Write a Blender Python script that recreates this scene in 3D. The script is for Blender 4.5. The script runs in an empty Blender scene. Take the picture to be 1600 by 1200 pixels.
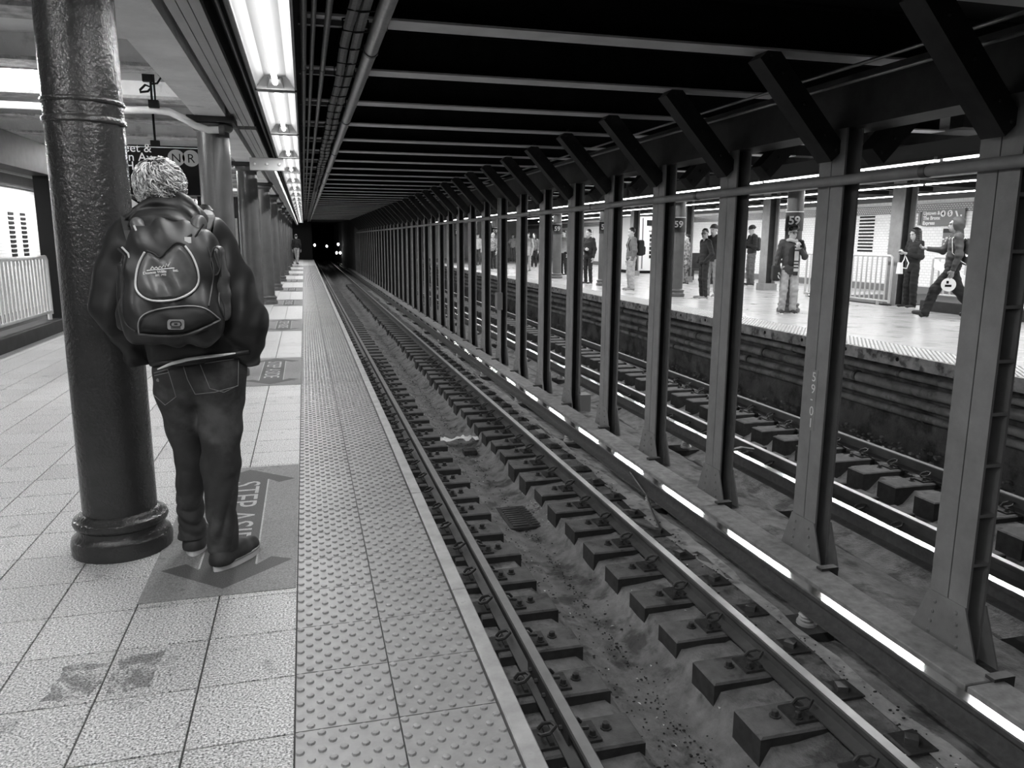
import bpy, math, random
import numpy as np
from mathutils import Matrix, Vector

SC = bpy.context.scene
COL = SC.collection
random.seed(7)
RNG = np.random.default_rng(7)

# ------------------------------------------------------------------ camera
FPX, PITCH, YAW, ROLL, CAM_H = 1201.88, 0.185603, 0.260836, 0.0055953, 1.5
_f = np.array([math.sin(YAW)*math.cos(PITCH), math.cos(YAW)*math.cos(PITCH), -math.sin(PITCH)])
_r0 = np.array([math.cos(YAW), -math.sin(YAW), 0.0])
_u0 = np.cross(_r0, _f)
CR = _r0*math.cos(ROLL) + _u0*math.sin(ROLL)
CU = -_r0*math.sin(ROLL) + _u0*math.cos(ROLL)
CF = _f
CP = np.array([0.0, 0.0, CAM_H])
cd = bpy.data.cameras.new('camera')
cd.sensor_width = 36.0
cd.lens = FPX/1600*36.0
cd.clip_start = 0.05
cd.clip_end = 400
cam = bpy.data.objects.new('camera', cd)
COL.objects.link(cam)
cam.matrix_world = Matrix(((CR[0], CU[0], -CF[0], CP[0]), (CR[1], CU[1], -CF[1], CP[1]), (CR[2], CU[2], -CF[2], CP[2]), (0, 0, 0, 1)))
SC.camera = cam

# ------------------------------------------------------------------ world and exposure
wd = bpy.data.worlds.new('underground')
SC.world = wd
wd.use_nodes = True
wd.node_tree.nodes['Background'].inputs[0].default_value = (1, 1, 1, 1)
wd.node_tree.nodes['Background'].inputs[1].default_value = 0.012  # faint even fill, added; no lamp gives it
SC.view_settings.view_transform = 'Standard'
SC.view_settings.look = 'None'
SC.view_settings.gamma = 1.0
SC.view_settings.use_curve_mapping = False
SC.view_settings.exposure = 0.0
# light given by one fluorescent fixture (watts), platform here / platform across the tracks
W_NEAR, W_FAR, W_LEFT = 28.0, 85.0, 16.0


def ray(x, y):
    return CR*((x-800)/FPX) - CU*((y-600)/FPX) + CF


def at(x, y, Y):                      # point of the plane Y = const seen at a photo pixel
    d = ray(x, y)
    return CP + d*(Y/d[1])


# ------------------------------------------------------------------ materials
MATS = {}


def mat(name, val, rough=0.7, metal=0.0, noise=None, bump=None, spec=0.5, emit=0.0, stains=None, rnd=0.0):
    """grey material; noise = (scale, amount, detail), stains = (scale, amount, threshold), bump = (scale, distance)"""
    if name in MATS:
        return MATS[name]
    m = bpy.data.materials.new(name)
    m.use_nodes = True
    nt = m.node_tree
    b = nt.nodes['Principled BSDF']
    b.inputs['Roughness'].default_value = rough
    b.inputs['Metallic'].default_value = metal
    b.inputs['Specular IOR Level'].default_value = spec
    b.inputs['Base Color'].default_value = (val, val, val, 1)
    m.diffuse_color = (val, val, val, 1)
    if emit:
        b.inputs['Emission Color'].default_value = (1, 1, 1, 1)
        b.inputs['Emission Strength'].default_value = emit
    if noise or bump or stains or rnd:
        tc = nt.nodes.new('ShaderNodeTexCoord')
        oi = nt.nodes.new('ShaderNodeObjectInfo')
        add = nt.nodes.new('ShaderNodeVectorMath')
        add.operation = 'ADD'
        mul = nt.nodes.new('ShaderNodeVectorMath')
        mul.operation = 'SCALE'
        mul.inputs['Scale'].default_value = 1.0
        nt.links.new(oi.outputs['Location'], mul.inputs[0])
        nt.links.new(tc.outputs['Object'], add.inputs[0])
        nt.links.new(mul.outputs[0], add.inputs[1])
        vec = add.outputs[0]

        def ntex(scale, detail, rough_=0.6):
            n = nt.nodes.new('ShaderNodeTexNoise')
            n.inputs['Scale'].default_value = scale
            n.inputs['Detail'].default_value = detail
            n.inputs['Roughness'].default_value = rough_
            nt.links.new(vec, n.inputs['Vector'])
            return n.outputs['Fac']

        def math_(op, a, c, clamp=False):
            n = nt.nodes.new('ShaderNodeMath')
            n.operation = op
            n.use_clamp = clamp
            for i, q in enumerate((a, c)):
                if isinstance(q, (int, float)):
                    n.inputs[i].default_value = q
                else:
                    nt.links.new(q, n.inputs[i])
            return n.outputs[0]
        fac = None
        if noise:
            s, a, d = (list(noise) + [4])[:3]
            n = math_('MULTIPLY_ADD', ntex(s, d), 4.4*a)
            n.node.inputs[2].default_value = 1 - 2.2*a
            fac = math_('MAXIMUM', n, .06)
        if stains:
            s, a, t = stains
            n = math_('SUBTRACT', ntex(s, 5), t)
            n = math_('MULTIPLY', n, 9.0, True)
            n = math_('MULTIPLY', n, -a)
            n = math_('ADD', n, 1.0)
            fac = n if fac is None else math_('MULTIPLY', fac, n)
        if rnd:
            n = math_('MULTIPLY_ADD', oi.outputs['Random'], 2*rnd)
            n.node.inputs[2].default_value = 1 - rnd
            fac = n if fac is None else math_('MULTIPLY', fac, n)
        if fac is not None:
            v = math_('MULTIPLY', fac, val)
            cc = nt.nodes.new('ShaderNodeCombineColor')
            for i in range(3):
                nt.links.new(v, cc.inputs[i])
            nt.links.new(cc.outputs[0], b.inputs['Base Color'])
        if bump:
            s, dist = bump
            bp = nt.nodes.new('ShaderNodeBump')
            bp.inputs['Distance'].default_value = dist
            bp.inputs['Strength'].default_value = 1.0
            nt.links.new(ntex(s, 4), bp.inputs['Height'])
            nt.links.new(bp.outputs[0], b.inputs['Normal'])
    MATS[name] = m
    return m


def brick_mat(name, val, mortar, w, h, rough=0.25, gap=0.006, axis='YZ', off=0.5):
    m = bpy.data.materials.new(name)
    m.use_nodes = True
    nt = m.node_tree
    b = nt.nodes['Principled BSDF']
    b.inputs['Roughness'].default_value = rough
    tc = nt.nodes.new('ShaderNodeTexCoord')
    sp = nt.nodes.new('ShaderNodeSeparateXYZ')
    cb = nt.nodes.new('ShaderNodeCombineXYZ')
    nt.links.new(tc.outputs['Object'], sp.inputs[0])
    nt.links.new(sp.outputs[axis[0]], cb.inputs[0])
    nt.links.new(sp.outputs[axis[1]], cb.inputs[1])
    t = nt.nodes.new('ShaderNodeTexBrick')
    nt.links.new(cb.outputs[0], t.inputs['Vector'])
    t.offset = off
    t.inputs['Scale'].default_value = 1.0
    t.inputs['Brick Width'].default_value = w
    t.inputs['Row Height'].default_value = h
    t.inputs['Mortar Size'].default_value = gap
    t.inputs['Color1'].default_value = (val, val, val, 1)
    t.inputs['Color2'].default_value = (val*.93,)*3 + (1,)
    t.inputs['Mortar'].default_value = (mortar,)*3 + (1,)
    nt.links.new(t.outputs['Color'], b.inputs['Base Color'])
    MATS[name] = m
    return m


# ------------------------------------------------------------------ mesh builder
class MB:
    def __init__(s):
        s.v, s.f = [], []

    def add(s, v, f):
        n = len(s.v)
        s.v += [tuple(map(float, p)) for p in v]
        s.f += [tuple(i+n for i in q) for q in f]
        return s

    def box(s, x0, x1, y0, y1, z0, z1):
        return s.add([(x0, y0, z0), (x1, y0, z0), (x1, y1, z0), (x0, y1, z0), (x0, y0, z1), (x1, y0, z1), (x1, y1, z1), (x0, y1, z1)],
                     [(0, 3, 2, 1), (4, 5, 6, 7), (0, 1, 5, 4), (1, 2, 6, 5), (2, 3, 7, 6), (3, 0, 4, 7)])

    def chamfer(s, x0, x1, y0, y1, z0, z1, c):      # box with a chamfered top
        v = [(x0, y0, z0), (x1, y0, z0), (x1, y1, z0), (x0, y1, z0), (x0, y0, z1-c), (x1, y0, z1-c), (x1, y1, z1-c), (x0, y1, z1-c),
             (x0+c, y0+c, z1), (x1-c, y0+c, z1), (x1-c, y1-c, z1), (x0+c, y1-c, z1)]
        f = [(0, 3, 2, 1), (8, 9, 10, 11)]
        for i in range(4):
            j = (i+1) % 4
            f += [(i, j, j+4, i+4), (i+4, j+4, j+8, i+8)]
        return s.add(v, f)

    def prism(s, poly, y0, y1, axis='y', cap=True):  # polygon in the plane across the axis
        n = len(poly)
        mk = {'y': lambda p, t: (p[0], t, p[1]), 'x': lambda p, t: (t, p[0], p[1]), 'z': lambda p, t: (p[0], p[1], t)}[axis]
        v = [mk(p, y0) for p in poly] + [mk(p, y1) for p in poly]
        f = [(i, (i+1) % n, n+(i+1) % n, n+i) for i in range(n)]
        if cap:
            f += [tuple(range(n))[::-1], tuple(range(n, 2*n))]
        return s.add(v, f)

    def tube(s, path, r, n=8, closed=False, cap=True):
        P = [np.array(p, float) for p in path]
        m = len(P)
        R = r if isinstance(r, (list, tuple)) else [r]*m
        v = []
        ref = None
        for i, p in enumerate(P):
            a = P[(i-1) % m] if (closed or i > 0) else p
            b = P[(i+1) % m] if (closed or i < m-1) else p
            t = b-a
            t = t/(np.linalg.norm(t)+1e-9)
            if ref is None:
                ref = np.array([0, 0, 1.0]) if abs(t[2]) < .9 else np.array([1.0, 0, 0])
            u = np.cross(ref, t)
            u /= np.linalg.norm(u)+1e-9
            w = np.cross(t, u)
            ref = w
            for k in range(n):
                a_ = 2*math.pi*k/n
                v.append(p + R[i]*(u*math.cos(a_)+w*math.sin(a_)))
        f = []
        for i in range(m if closed else m-1):
            j = (i+1) % m
            for k in range(n):
                k2 = (k+1) % n
                f.append((i*n+k, i*n+k2, j*n+k2, j*n+k))
        if cap and not closed:
            f += [tuple(range(n))[::-1], tuple(range((m-1)*n, m*n))]
        return s.add(v, f)

    def lathe(s, prof, c=(0, 0, 0), n=24):
        v, f = [], []
        for r, z in prof:
            for k in range(n):
                a = 2*math.pi*k/n
                v.append((c[0]+r*math.cos(a), c[1]+r*math.sin(a), c[2]+z))
        for i in range(len(prof)-1):
            for k in range(n):
                k2 = (k+1) % n
                f.append((i*n+k, i*n+k2, (i+1)*n+k2, (i+1)*n+k))
        f += [tuple(range(n))[::-1], tuple(range((len(prof)-1)*n, len(prof)*n))]
        return s.add(v, f)

    def ell(s, c, r, n=10, m=6):
        v = [(c[0], c[1], c[2]-r[2])]
        f = []
        for i in range(1, m):
            t = -math.pi/2+math.pi*i/m
            for k in range(n):
                a = 2*math.pi*k/n
                v.append((c[0]+r[0]*math.cos(t)*math.cos(a), c[1]+r[1]*math.cos(t)*math.sin(a), c[2]+r[2]*math.sin(t)))
        v.append((c[0], c[1], c[2]+r[2]))
        L = len(v)-1
        for k in range(n):
            k2 = (k+1) % n
            f.append((0, 1+k2, 1+k))
            f.append((L, 1+(m-2)*n+k, 1+(m-2)*n+k2))
            for i in range(m-2):
                f.append((1+i*n+k, 1+i*n+k2, 1+(i+1)*n+k2, 1+(i+1)*n+k))
        return s.add(v, f)

    def mesh(s, name, off=(0, 0, 0), smooth=False):
        me = bpy.data.meshes.new(name)
        o = off
        me.from_pydata([(p[0]-o[0], p[1]-o[1], p[2]-o[2]) for p in s.v], [], s.f)
        if smooth:
            me.polygons.foreach_set('use_smooth', [True]*len(me.polygons))
            me.set_sharp_from_angle(angle=math.radians(42))
        return me

    def build(s, name, m, parent=None, smooth=False, off=None, loc=None):
        """world-space vertices; a child is stored relative to its root (roots built this way are unrotated)"""
        base = off if off is not None else (world_loc(parent) if parent else (loc or (0, 0, 0)))
        o = link(name, s.mesh(name, base, smooth), m, parent)
        if parent is None:
            o.location = base
        return o


def world_loc(o):
    p = Vector((0, 0, 0))
    while o is not None:
        p = p + o.location
        o = o.parent
    return p


def link(name, me, m, parent=None):
    o = bpy.data.objects.new(name, me)
    COL.objects.link(o)
    if m is not None:
        if not me.materials:
            for q in (m if isinstance(m, (list, tuple)) else [m]):
                me.materials.append(q)
    if parent is not None:
        o.parent = parent
    return o


def tag(o, label, cat, group=None):
    o['label'] = label
    o['category'] = cat
    if group:
        o['group'] = group
    return o


def struct(o, label=None):
    o['kind'] = 'structure'
    if label:
        o['label'] = label
    return o


def empty(name, loc, label=None, cat=None, group=None):
    o = bpy.data.objects.new(name, None)
    o.empty_display_size = 0.1
    o.location = loc
    COL.objects.link(o)
    if label:
        tag(o, label, cat, group)
    return o


def dup(root, loc, label=None):
    def cp(o, par):
        c = o.copy()
        COL.objects.link(c)
        if par is not None:
            c.parent = par
        for ch in o.children:
            cp(ch, c)
        return c
    r = cp(root, None)
    r.location = loc
    if label:
        r['label'] = label
    return r


def text_obj(name, body, size, mtx, m, parent=None, ext=0.001, align='LEFT', bold=0.0):
    cu = bpy.data.curves.new('t', 'FONT')
    cu.body = body
    cu.size = size
    cu.extrude = ext
    cu.offset = bold
    cu.resolution_u = 3
    cu.align_x = align
    ob = bpy.data.objects.new('t', cu)
    COL.objects.link(ob)
    dg = bpy.context.evaluated_depsgraph_get()
    dg.update()
    me = bpy.data.meshes.new_from_object(ob.evaluated_get(dg))
    me.name = name
    bpy.data.objects.remove(ob)
    bpy.data.curves.remove(cu)
    me.materials.clear()
    off = world_loc(parent) if parent else Vector((0, 0, 0))
    me.transform(Matrix.Translation(-off) @ mtx)
    return link(name, me, m, parent)


def frame(o, right, up):              # matrix that lays local x along right and local y along up
    r = Vector(right).normalized()
    u = Vector(up).normalized()
    n = r.cross(u)
    return Matrix(((r.x, u.x, n.x, o[0]), (r.y, u.y, n.y, o[1]), (r.z, u.z, n.z, o[2]), (0, 0, 0, 1)))


ORD = ('first second third fourth fifth sixth seventh eighth ninth tenth eleventh twelfth thirteenth fourteenth fifteenth sixteenth '
       'seventeenth eighteenth nineteenth twentieth').split()
ORD += ['twenty-' + w for w in ORD[:9]] + ['thirtieth'] + ['thirty-' + w for w in ORD[:9]] + ['fortieth'] + ['forty-' + w for w in ORD[:9]]


# ------------------------------------------------------------------ implicit soft bodies
def rotm(rx=0, ry=0, rz=0):
    return np.array((Matrix.Rotation(rz, 3, 'Z') @ Matrix.Rotation(ry, 3, 'Y') @ Matrix.Rotation(rx, 3, 'X')))


def cap(a, b, ra, rb=None):
    return ('c', np.array(a, float), np.array(b, float), ra, ra if rb is None else rb)


def ell(c, r, R=None):
    return ('e', np.array(c, float), np.array(r, float), np.eye(3) if R is None else R)


def rbox(c, h, rad, R=None):
    return ('b', np.array(c, float), np.array(h, float), rad, np.eye(3) if R is None else R)


def pbound(p):
    if p[0] == 'c':
        r = max(p[3], p[4])
        return np.minimum(p[1], p[2])-r, np.maximum(p[1], p[2])+r
    ext = np.abs(p[-1]) @ (p[2] if p[0] == 'e' else p[2]+0)
    return p[1]-ext, p[1]+ext


def pdist(p, P):
    if p[0] == 'c':
        a, b, ra, rb = p[1:]
        ab = b-a
        t = np.clip(((P-a) @ ab)/(ab @ ab+1e-12), 0, 1)
        return np.linalg.norm(P-a-t[..., None]*ab, axis=-1)-(ra+(rb-ra)*t)
    if p[0] == 'e':
        q = (P-p[1]) @ p[3]
        k0 = np.linalg.norm(q/p[2], axis=-1)
        k1 = np.linalg.norm(q/(p[2]*p[2]), axis=-1)
        return k0*(k0-1)/(k1+1e-9)
    q = np.abs((P-p[1]) @ p[4])-(p[2]-p[3])
    return np.linalg.norm(np.maximum(q, 0), axis=-1)+np.minimum(q.max(axis=-1), 0)-p[3]


def smin(a, b, k):
    h = np.maximum(k-np.abs(a-b), 0)/k
    return np.minimum(a, b)-h*h*k*.25


def sdf_at(prims, P, k, disp=None):
    d = np.full(P.shape[:-1], 9.0)
    for p in prims:
        d = smin(d, pdist(p, P), k)
    return d+disp(P) if disp is not None else d


def soft_mesh(name, prims, res, k=0.03, disp=None, cut=None, margin=None):
    """one closed smooth skin round the union of the shapes (naive surface nets)"""
    mg = (margin or k)+2*res
    lo = np.min([pbound(p)[0] for p in prims], axis=0)-mg
    hi = np.max([pbound(p)[1] for p in prims], axis=0)+mg
    n = np.ceil((hi-lo)/res).astype(int)+1
    F = np.full(n, 9.0, np.float32)
    ax = [lo[i]+res*np.arange(n[i]) for i in range(3)]
    for p in prims:
        a, b = pbound(p)
        i0 = np.clip(((a-mg-lo)/res).astype(int), 0, n-1)
        i1 = np.clip(((b+mg-lo)/res).astype(int)+2, 1, n)
        sl = tuple(slice(i0[i], i1[i]) for i in range(3))
        G = np.stack(np.meshgrid(*[ax[i][sl[i]] for i in range(3)], indexing='ij'), -1)
        F[sl] = smin(F[sl], pdist(p, G), k)
    if disp is not None or cut is not None:
        G = np.stack(np.meshgrid(*ax, indexing='ij'), -1)
        near = F < .06
        if disp is not None:
            F[near] += disp(G[near])
        if cut is not None:
            F = np.maximum(F, cut(G))
    return nets(name, F, lo, res)


def nets(name, F, lo, res):
    F = F.astype(np.float32)
    s = F < 0
    n = np.array(F.shape)
    c = [(i, j, k) for i in (0, 1) for j in (0, 1) for k in (0, 1)]
    def S(A, o):
        return A[o[0]:n[0]-1+o[0], o[1]:n[1]-1+o[1], o[2]:n[2]-1+o[2]]
    cnt = sum(S(s, o).astype(np.int8) for o in c)
    mask = (cnt > 0) & (cnt < 8)
    ids = np.full(mask.shape, -1, np.int64)
    cells = np.argwhere(mask)
    ids[mask] = np.arange(len(cells))
    pos = np.zeros((len(cells), 3))
    w = np.zeros(len(cells))
    for a in c:
        for d in range(3):
            if a[d]:
                continue
            b = list(a)
            b[d] = 1
            fa = S(F, a)[mask]
            fb = S(F, b)[mask]
            cr = (fa < 0) != (fb < 0)
            t = np.where(cr, fa/np.where(cr, fa-fb, 1), 0)
            q = np.tile(np.array(a, float), (len(cells), 1))
            q[:, d] += t
            pos += q*cr[:, None]
            w += cr
    V = lo+(cells+pos/np.maximum(w, 1)[:, None])*res
    faces = []
    for d in range(3):
        e = [n[0], n[1], n[2]]
        sl0 = [slice(1, e[0]-1), slice(1, e[1]-1), slice(1, e[2]-1)]
        sl1 = list(sl0)
        sl0[d] = slice(0, e[d]-1)
        sl1[d] = slice(1, e[d])
        s0 = s[tuple(sl0)]
        s1 = s[tuple(sl1)]
        ch = np.argwhere(s0 != s1)
        if not len(ch):
            continue
        inside = s0[tuple(ch.T)]
        base = ch.copy()
        u, v = (d+1) % 3, (d+2) % 3
        base[:, u] += 1
        base[:, v] += 1
        def cell(du, dv):
            q = base.copy()
            q[:, u] -= du
            q[:, v] -= dv
            return ids[tuple(q.T)]
        Q = np.stack([cell(1, 1), cell(0, 1), cell(0, 0), cell(1, 0)], 1)
        Q[~inside] = Q[~inside][:, ::-1]
        faces.append(Q)
    Q = np.concatenate(faces)
    Q = Q[(Q >= 0).all(1)]
    me = bpy.data.meshes.new(name)
    me.vertices.add(len(V))
    me.vertices.foreach_set('co', V.astype(np.float32).ravel())
    me.loops.add(len(Q)*4)
    me.loops.foreach_set('vertex_index', Q.astype(np.int32).ravel())
    me.polygons.add(len(Q))
    me.polygons.foreach_set('loop_start', (np.arange(len(Q))*4).astype(np.int32))
    me.polygons.foreach_set('use_smooth', np.ones(len(Q), bool))
    me.update(calc_edges=True)
    return me


def hit(prims, k, p, d, disp=None, t0=0.0, t1=6.0):
    """first point of the soft body met by a ray from p along d"""
    d = np.array(d, float)
    d /= np.linalg.norm(d)
    t = t0
    for _ in range(120):
        q = p+d*t
        h = float(sdf_at(prims, q[None], k, disp)[0])
        if h < .0006:
            break
        t += max(h*.8, .0005)
        if t > t1:
            return None
    return p+d*t
# ------------------------------------------------------------------ palette
M_TILE = mat('terrazzo', .44, .5, noise=(135, 1.25, 3), stains=(7, .45, .60), rnd=.07, spec=.3)
M_GROUT = mat('grout', .06, .9)
M_TACT = mat('tactile', .29, .42, noise=(14, .16), stains=(26, .35, .66), rnd=.05)
M_EDGE = mat('edge_board', .36, .6, noise=(9, .25), stains=(18, .45, .66))
M_CONC = mat('track_concrete', .21, .85, noise=(7, .42, 10), stains=(4, .6, .53), bump=(45, .012))
M_CONC2 = mat('pale_concrete', .42, .85, noise=(6, .4, 8), stains=(9, .5, .55), bump=(50, .004))
M_DIRT = mat('track_dirt', .035, .95, noise=(12, .6, 8), bump=(60, .012))
M_TIE = mat('tie_timber', .125, .8, noise=(9, .3, 8), stains=(7, .5, .56), bump=(60, .006), rnd=.12)
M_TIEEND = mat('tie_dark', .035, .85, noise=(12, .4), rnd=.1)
M_IRON = mat('rusty_iron', .045, .55, noise=(30, .5), spec=.5)
M_RAIL = mat('rail_side', .075, .6, noise=(5, .35), spec=.5)
M_RAILTOP = mat('rail_running_face', .62, .3, .5, noise=(6, .15))
M_THIRD = mat('third_rail_contact', .97, .14, 1.0)
M_WOOD = mat('weathered_board', .27, .8, noise=(12, .35, 8), bump=(30, .004), rnd=.15)
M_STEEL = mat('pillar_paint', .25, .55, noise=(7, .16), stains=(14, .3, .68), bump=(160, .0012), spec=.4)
M_STEEL2 = mat('dark_steel', .03, .6, noise=(8, .3), spec=.3)  # also colours the column webs, standing in for their recess shade
M_BEAM = mat('shaded_ceiling_steel', .012, .8, noise=(5, .4), spec=.2)  # near-black colour carries the deep shade above the tracks
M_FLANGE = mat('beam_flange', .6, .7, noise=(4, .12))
M_BLACK = mat('black', .006, .7, spec=.2)
M_PIPE = mat('galvanised_pipe', .30, .35, .55, noise=(20, .2))
M_COND = mat('grey_conduit', .12, .45, .4, noise=(20, .25))
M_CABLE = mat('cable_bundle', .11, .6, noise=(40, .35), bump=(90, .003))
M_COLM = mat('glossy_column_paint', .036, .13, noise=(9, .12), bump=(48, .006), spec=.6)
M_COLM2 = mat('column_paint', .09, .3, noise=(6, .15), bump=(45, .002), spec=.5)
M_PLASTER = mat('ceiling_plaster', .82, .8, noise=(2.5, .14, 6), stains=(4, .35, .62), bump=(30, .006))
M_PLAST2 = mat('rough_plaster', .5, .9, noise=(9, .5, 8), bump=(18, .03))
M_PANEL = mat('soffit_panel', .42, .5, noise=(3, .1))
M_WHITE = mat('white_enamel', .8, .4)
M_TUBE = mat('fluorescent_tube', .9, .4, emit=5.0)
M_TUBEL = mat('fluorescent_tube_left', .9, .4, emit=140.0)
M_TUBEF = mat('fluorescent_tube_bright', .9, .4, emit=14.0)
M_PAPER = mat('white_print', .82, .6)
M_SIGNB = mat('sign_black', .006, .7, spec=.15)
M_SIGNG = mat('sign_grey', .16, .4)
M_BULLET = mat('sign_bullet', .27, .5)
M_RAILING = mat('railing_light', .62, .35, .2, noise=(9, .1))
M_RAILING2 = mat('railing_grey', .55, .35, .2)
M_OFLOOR = mat('far_floor', .42, .24, noise=(3, .10, 6), stains=(2.2, .4, .55))
M_BOX = mat('junction_box_paint', .2, .5)
M_WTILE = brick_mat('white_wall_tile', .86, .60, .15, .075)
M_WTILEX = brick_mat('white_wall_tile_x', .86, .60, .15, .075, axis='XZ')
M_MOSAIC = brick_mat('mosaic_frieze', .62, .12, .09, .05, gap=.016)

ZO = 0.08            # floor level across the tracks
XE = 0.555           # inner side of the edge board
TW, TD = 0.32, 0.334
XT = -0.091          # left side of the tactile strip
FAR = 58.0           # end of the platforms
MIR = 3.945          # line of pillars between the two tracks

# ------------------------------------------------------------------ near platform
slab = MB().box(-3.85, XE, -8, FAR, -.35, -.012).build('floor', M_GROUT)
struct(slab, 'pale speckled tile platform floor')
MAT_Y = [(3.27+4.93*k, 5.2+4.93*k) for k in range(11)]
tile_mesh = MB().chamfer(-TW/2+.003, TW/2-.003, -TD/2+.003, TD/2-.003, -.012, 0, .0015).mesh('floor_tile')
tile_mesh.materials.append(M_TILE)
Y0 = 2.564-TD*3
tiles, rest = [], []
for r in range(175):
    yc = Y0+TD*(r+.5)
    for c in range(12):
        xc = XT-TW*(c+.5)
        if c == 11:
            continue
        if c < 2 and any(a < yc+TD*.3 and yc-TD*.3 < b for a, b in MAT_Y) and False:
            continue
        v = np.array([xc, yc, 0])-CP
        dz = v @ CF
        vis = dz > .3 and -40 < 800+FPX*(v @ CR)/dz < 1640 and 600-FPX*(v @ CU)/dz < 1260
        if yc < FAR:
            (tiles if vis and len(tiles) < 296 else rest).append((xc, yc))
for xc, yc in tiles:
    o = link('floor_tile', tile_mesh, None, slab)
    o.location = (xc, yc, 0)
mb = MB()
for xc, yc in rest:
    mb.box(xc-TW/2+.003, xc+TW/2-.003, yc-TD/2+.003, yc+TD/2-.003, -.012, 0)
mb.box(-3.85, XT-TW*11-.003, -8, FAR, -.012, 0)
o = mb.build('distant_floor_tiles', M_TILE, slab)
o['kind'] = 'stuff'

# tactile strip
def tactile_mesh(name, detail):
    b = MB().box(-TW/2+.0025, TW/2-.0025, -TD/2+.0025, TD/2-.0025, -.012, .002)
    rows, per = 8, 5
    for r in range(rows):
        for c in range(per):
            x = -TW/2+TW*(c+(.25 if r % 2 else .75))/per
            y = -TD/2+TD*(r+.5)/rows
            n = 8 if detail else 5
            pr = [(.0135, .0), (.0115, .0065), (.006, .0078)] if detail else [(.0135, 0), (.0095, .007)]
            v, f = [], []
            for R, z in pr:
                for k in range(n):
                    a = 2*math.pi*k/n
                    v.append((x+R*math.cos(a), y+R*math.sin(a), .002+z))
            for i in range(len(pr)-1):
                for k in range(n):
                    f.append((i*n+k, i*n+(k+1) % n, (i+1)*n+(k+1) % n, (i+1)*n+k))
            f.append(tuple(range((len(pr)-1)*n, len(pr)*n)))
            b.add(v, f)
    me = b.mesh(name, smooth=detail)
    me.materials.append(M_TACT)
    return me


tm, tm2 = tactile_mesh('tactile_tile', True), tactile_mesh('tactile_tile_far', False)
strip = MB().box(XT, XE, -8, FAR, -.119, -.0115).build('tactile_strip', M_GROUT)
tag(strip, 'grey raised-dot warning strip along the near platform edge', 'tactile strip')
for r in range(130):
    yc = Y0+TD*(r+.5)
    if yc < 1.7:
        continue
    for c in range(2):
        o = link('tactile_tile', tm if r < 45 else tm2, None, strip)
        o.location = (XT+TW*(c+.5), yc, 0)
mb = MB()
for r in range(130, 170):
    yc = Y0+TD*(r+.5)
    if yc > FAR-.2:
        break
    for c in range(2):
        mb.box(XT+TW*c+.0025, XT+TW*(c+1)-.0025, yc-TD/2+.0025, yc+TD/2-.0025, -.012, .002)
o = mb.build('distant_tactile_tiles', M_TACT, strip)
o['kind'] = 'stuff'

# edge board, in lengths
edge = empty('edge_rubbing_board', (.58, 0, -.05), 'pale rubbing board along the lip of the near platform', 'edge board')
eb = MB().chamfer(0, .062, 0, 1.33, -.12, 0, .004).mesh('board_length')
eb.materials.append(M_EDGE)
for k in range(44):
    y = .42+1.336*k
    if y+1.33 > FAR:
        break
    o = link('board_length', eb, None, edge)
    o.location = (XE+.004-.58, y, .05)
w = MB().box(.44, .56, -8, FAR, -1.4, -.12).build('wall_platform_edge', M_DIRT)
struct(w)

# ------------------------------------------------------------------ track bed
def bed(x):                            # profile of the concrete across one track, in near-track x
    pts = [(.50, -1.19), (.84, -1.17), (1.6, -1.165), (1.74, -1.29), (1.95, -1.35), (2.12, -1.345), (2.24, -1.28), (2.30, -1.165), (2.62, -1.15), (2.80, -1.102),
           (3.12, -1.105), (3.2, -1.15), (3.42, -1.2), (3.55, -1.08), (MIR, -1.03)]
    return np.interp(x, [p[0] for p in pts], [p[1] for p in pts])


xs = sorted(set([.50, .7, .84, 1.05, 1.3, 1.6, 1.67, 1.74, 1.85, 1.95, 2.03, 2.12, 2.19, 2.24, 2.30, 2.45, 2.62, 2.8, 2.95, 3.12, 3.2, 3.3, 3.42, 3.5, 3.55, 3.75, MIR]))
xx = xs+[2*MIR-x for x in xs[::-1][1:]]
ys = list(np.arange(0, 9, .12))+list(np.arange(9, 22, .4))+[25, 30, 36, 43, 50, 58, 70, 100]
mb = MB()
V = []
for y in ys:
    for x in xx:
        z = float(bed(x if x <= MIR else 2*MIR-x))
        z += .012*math.sin(y*2.1+x*5)*math.sin(x*7.3+y*.7)+.008*random.uniform(-1, 1)
        V.append((x, y, z))
n = len(xx)
mb.add(V, [(i*n+j, i*n+j+1, (i+1)*n+j+1, (i+1)*n+j) for i in range(len(ys)-1) for j in range(n-1)])
bedo = mb.build('floor_track', M_CONC, smooth=True)
struct(bedo, 'dark concrete track bed with a central drainage trough')
mb = MB()                               # paler patched concrete outside the right rail
prev = None
V = []
yy = np.arange(.5, 40, .22)
for i, y in enumerate(yy):
    a = 3.03+.03*math.sin(y*1.7)+random.uniform(-.02, .02)
    b = 3.19+.035*math.sin(y*1.1+1)+random.uniform(-.025, .025)
    V += [(a, y, -1.092), (b, y, -1.10), (b+.02, y, -1.14)]
mb.add(V, [(3*i+j, 3*i+j+1, 3*i+j+4, 3*i+j+3) for i in range(len(yy)-1) for j in range(2)])
mb.build('pale_concrete_patch', M_CONC2, bedo)

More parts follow.
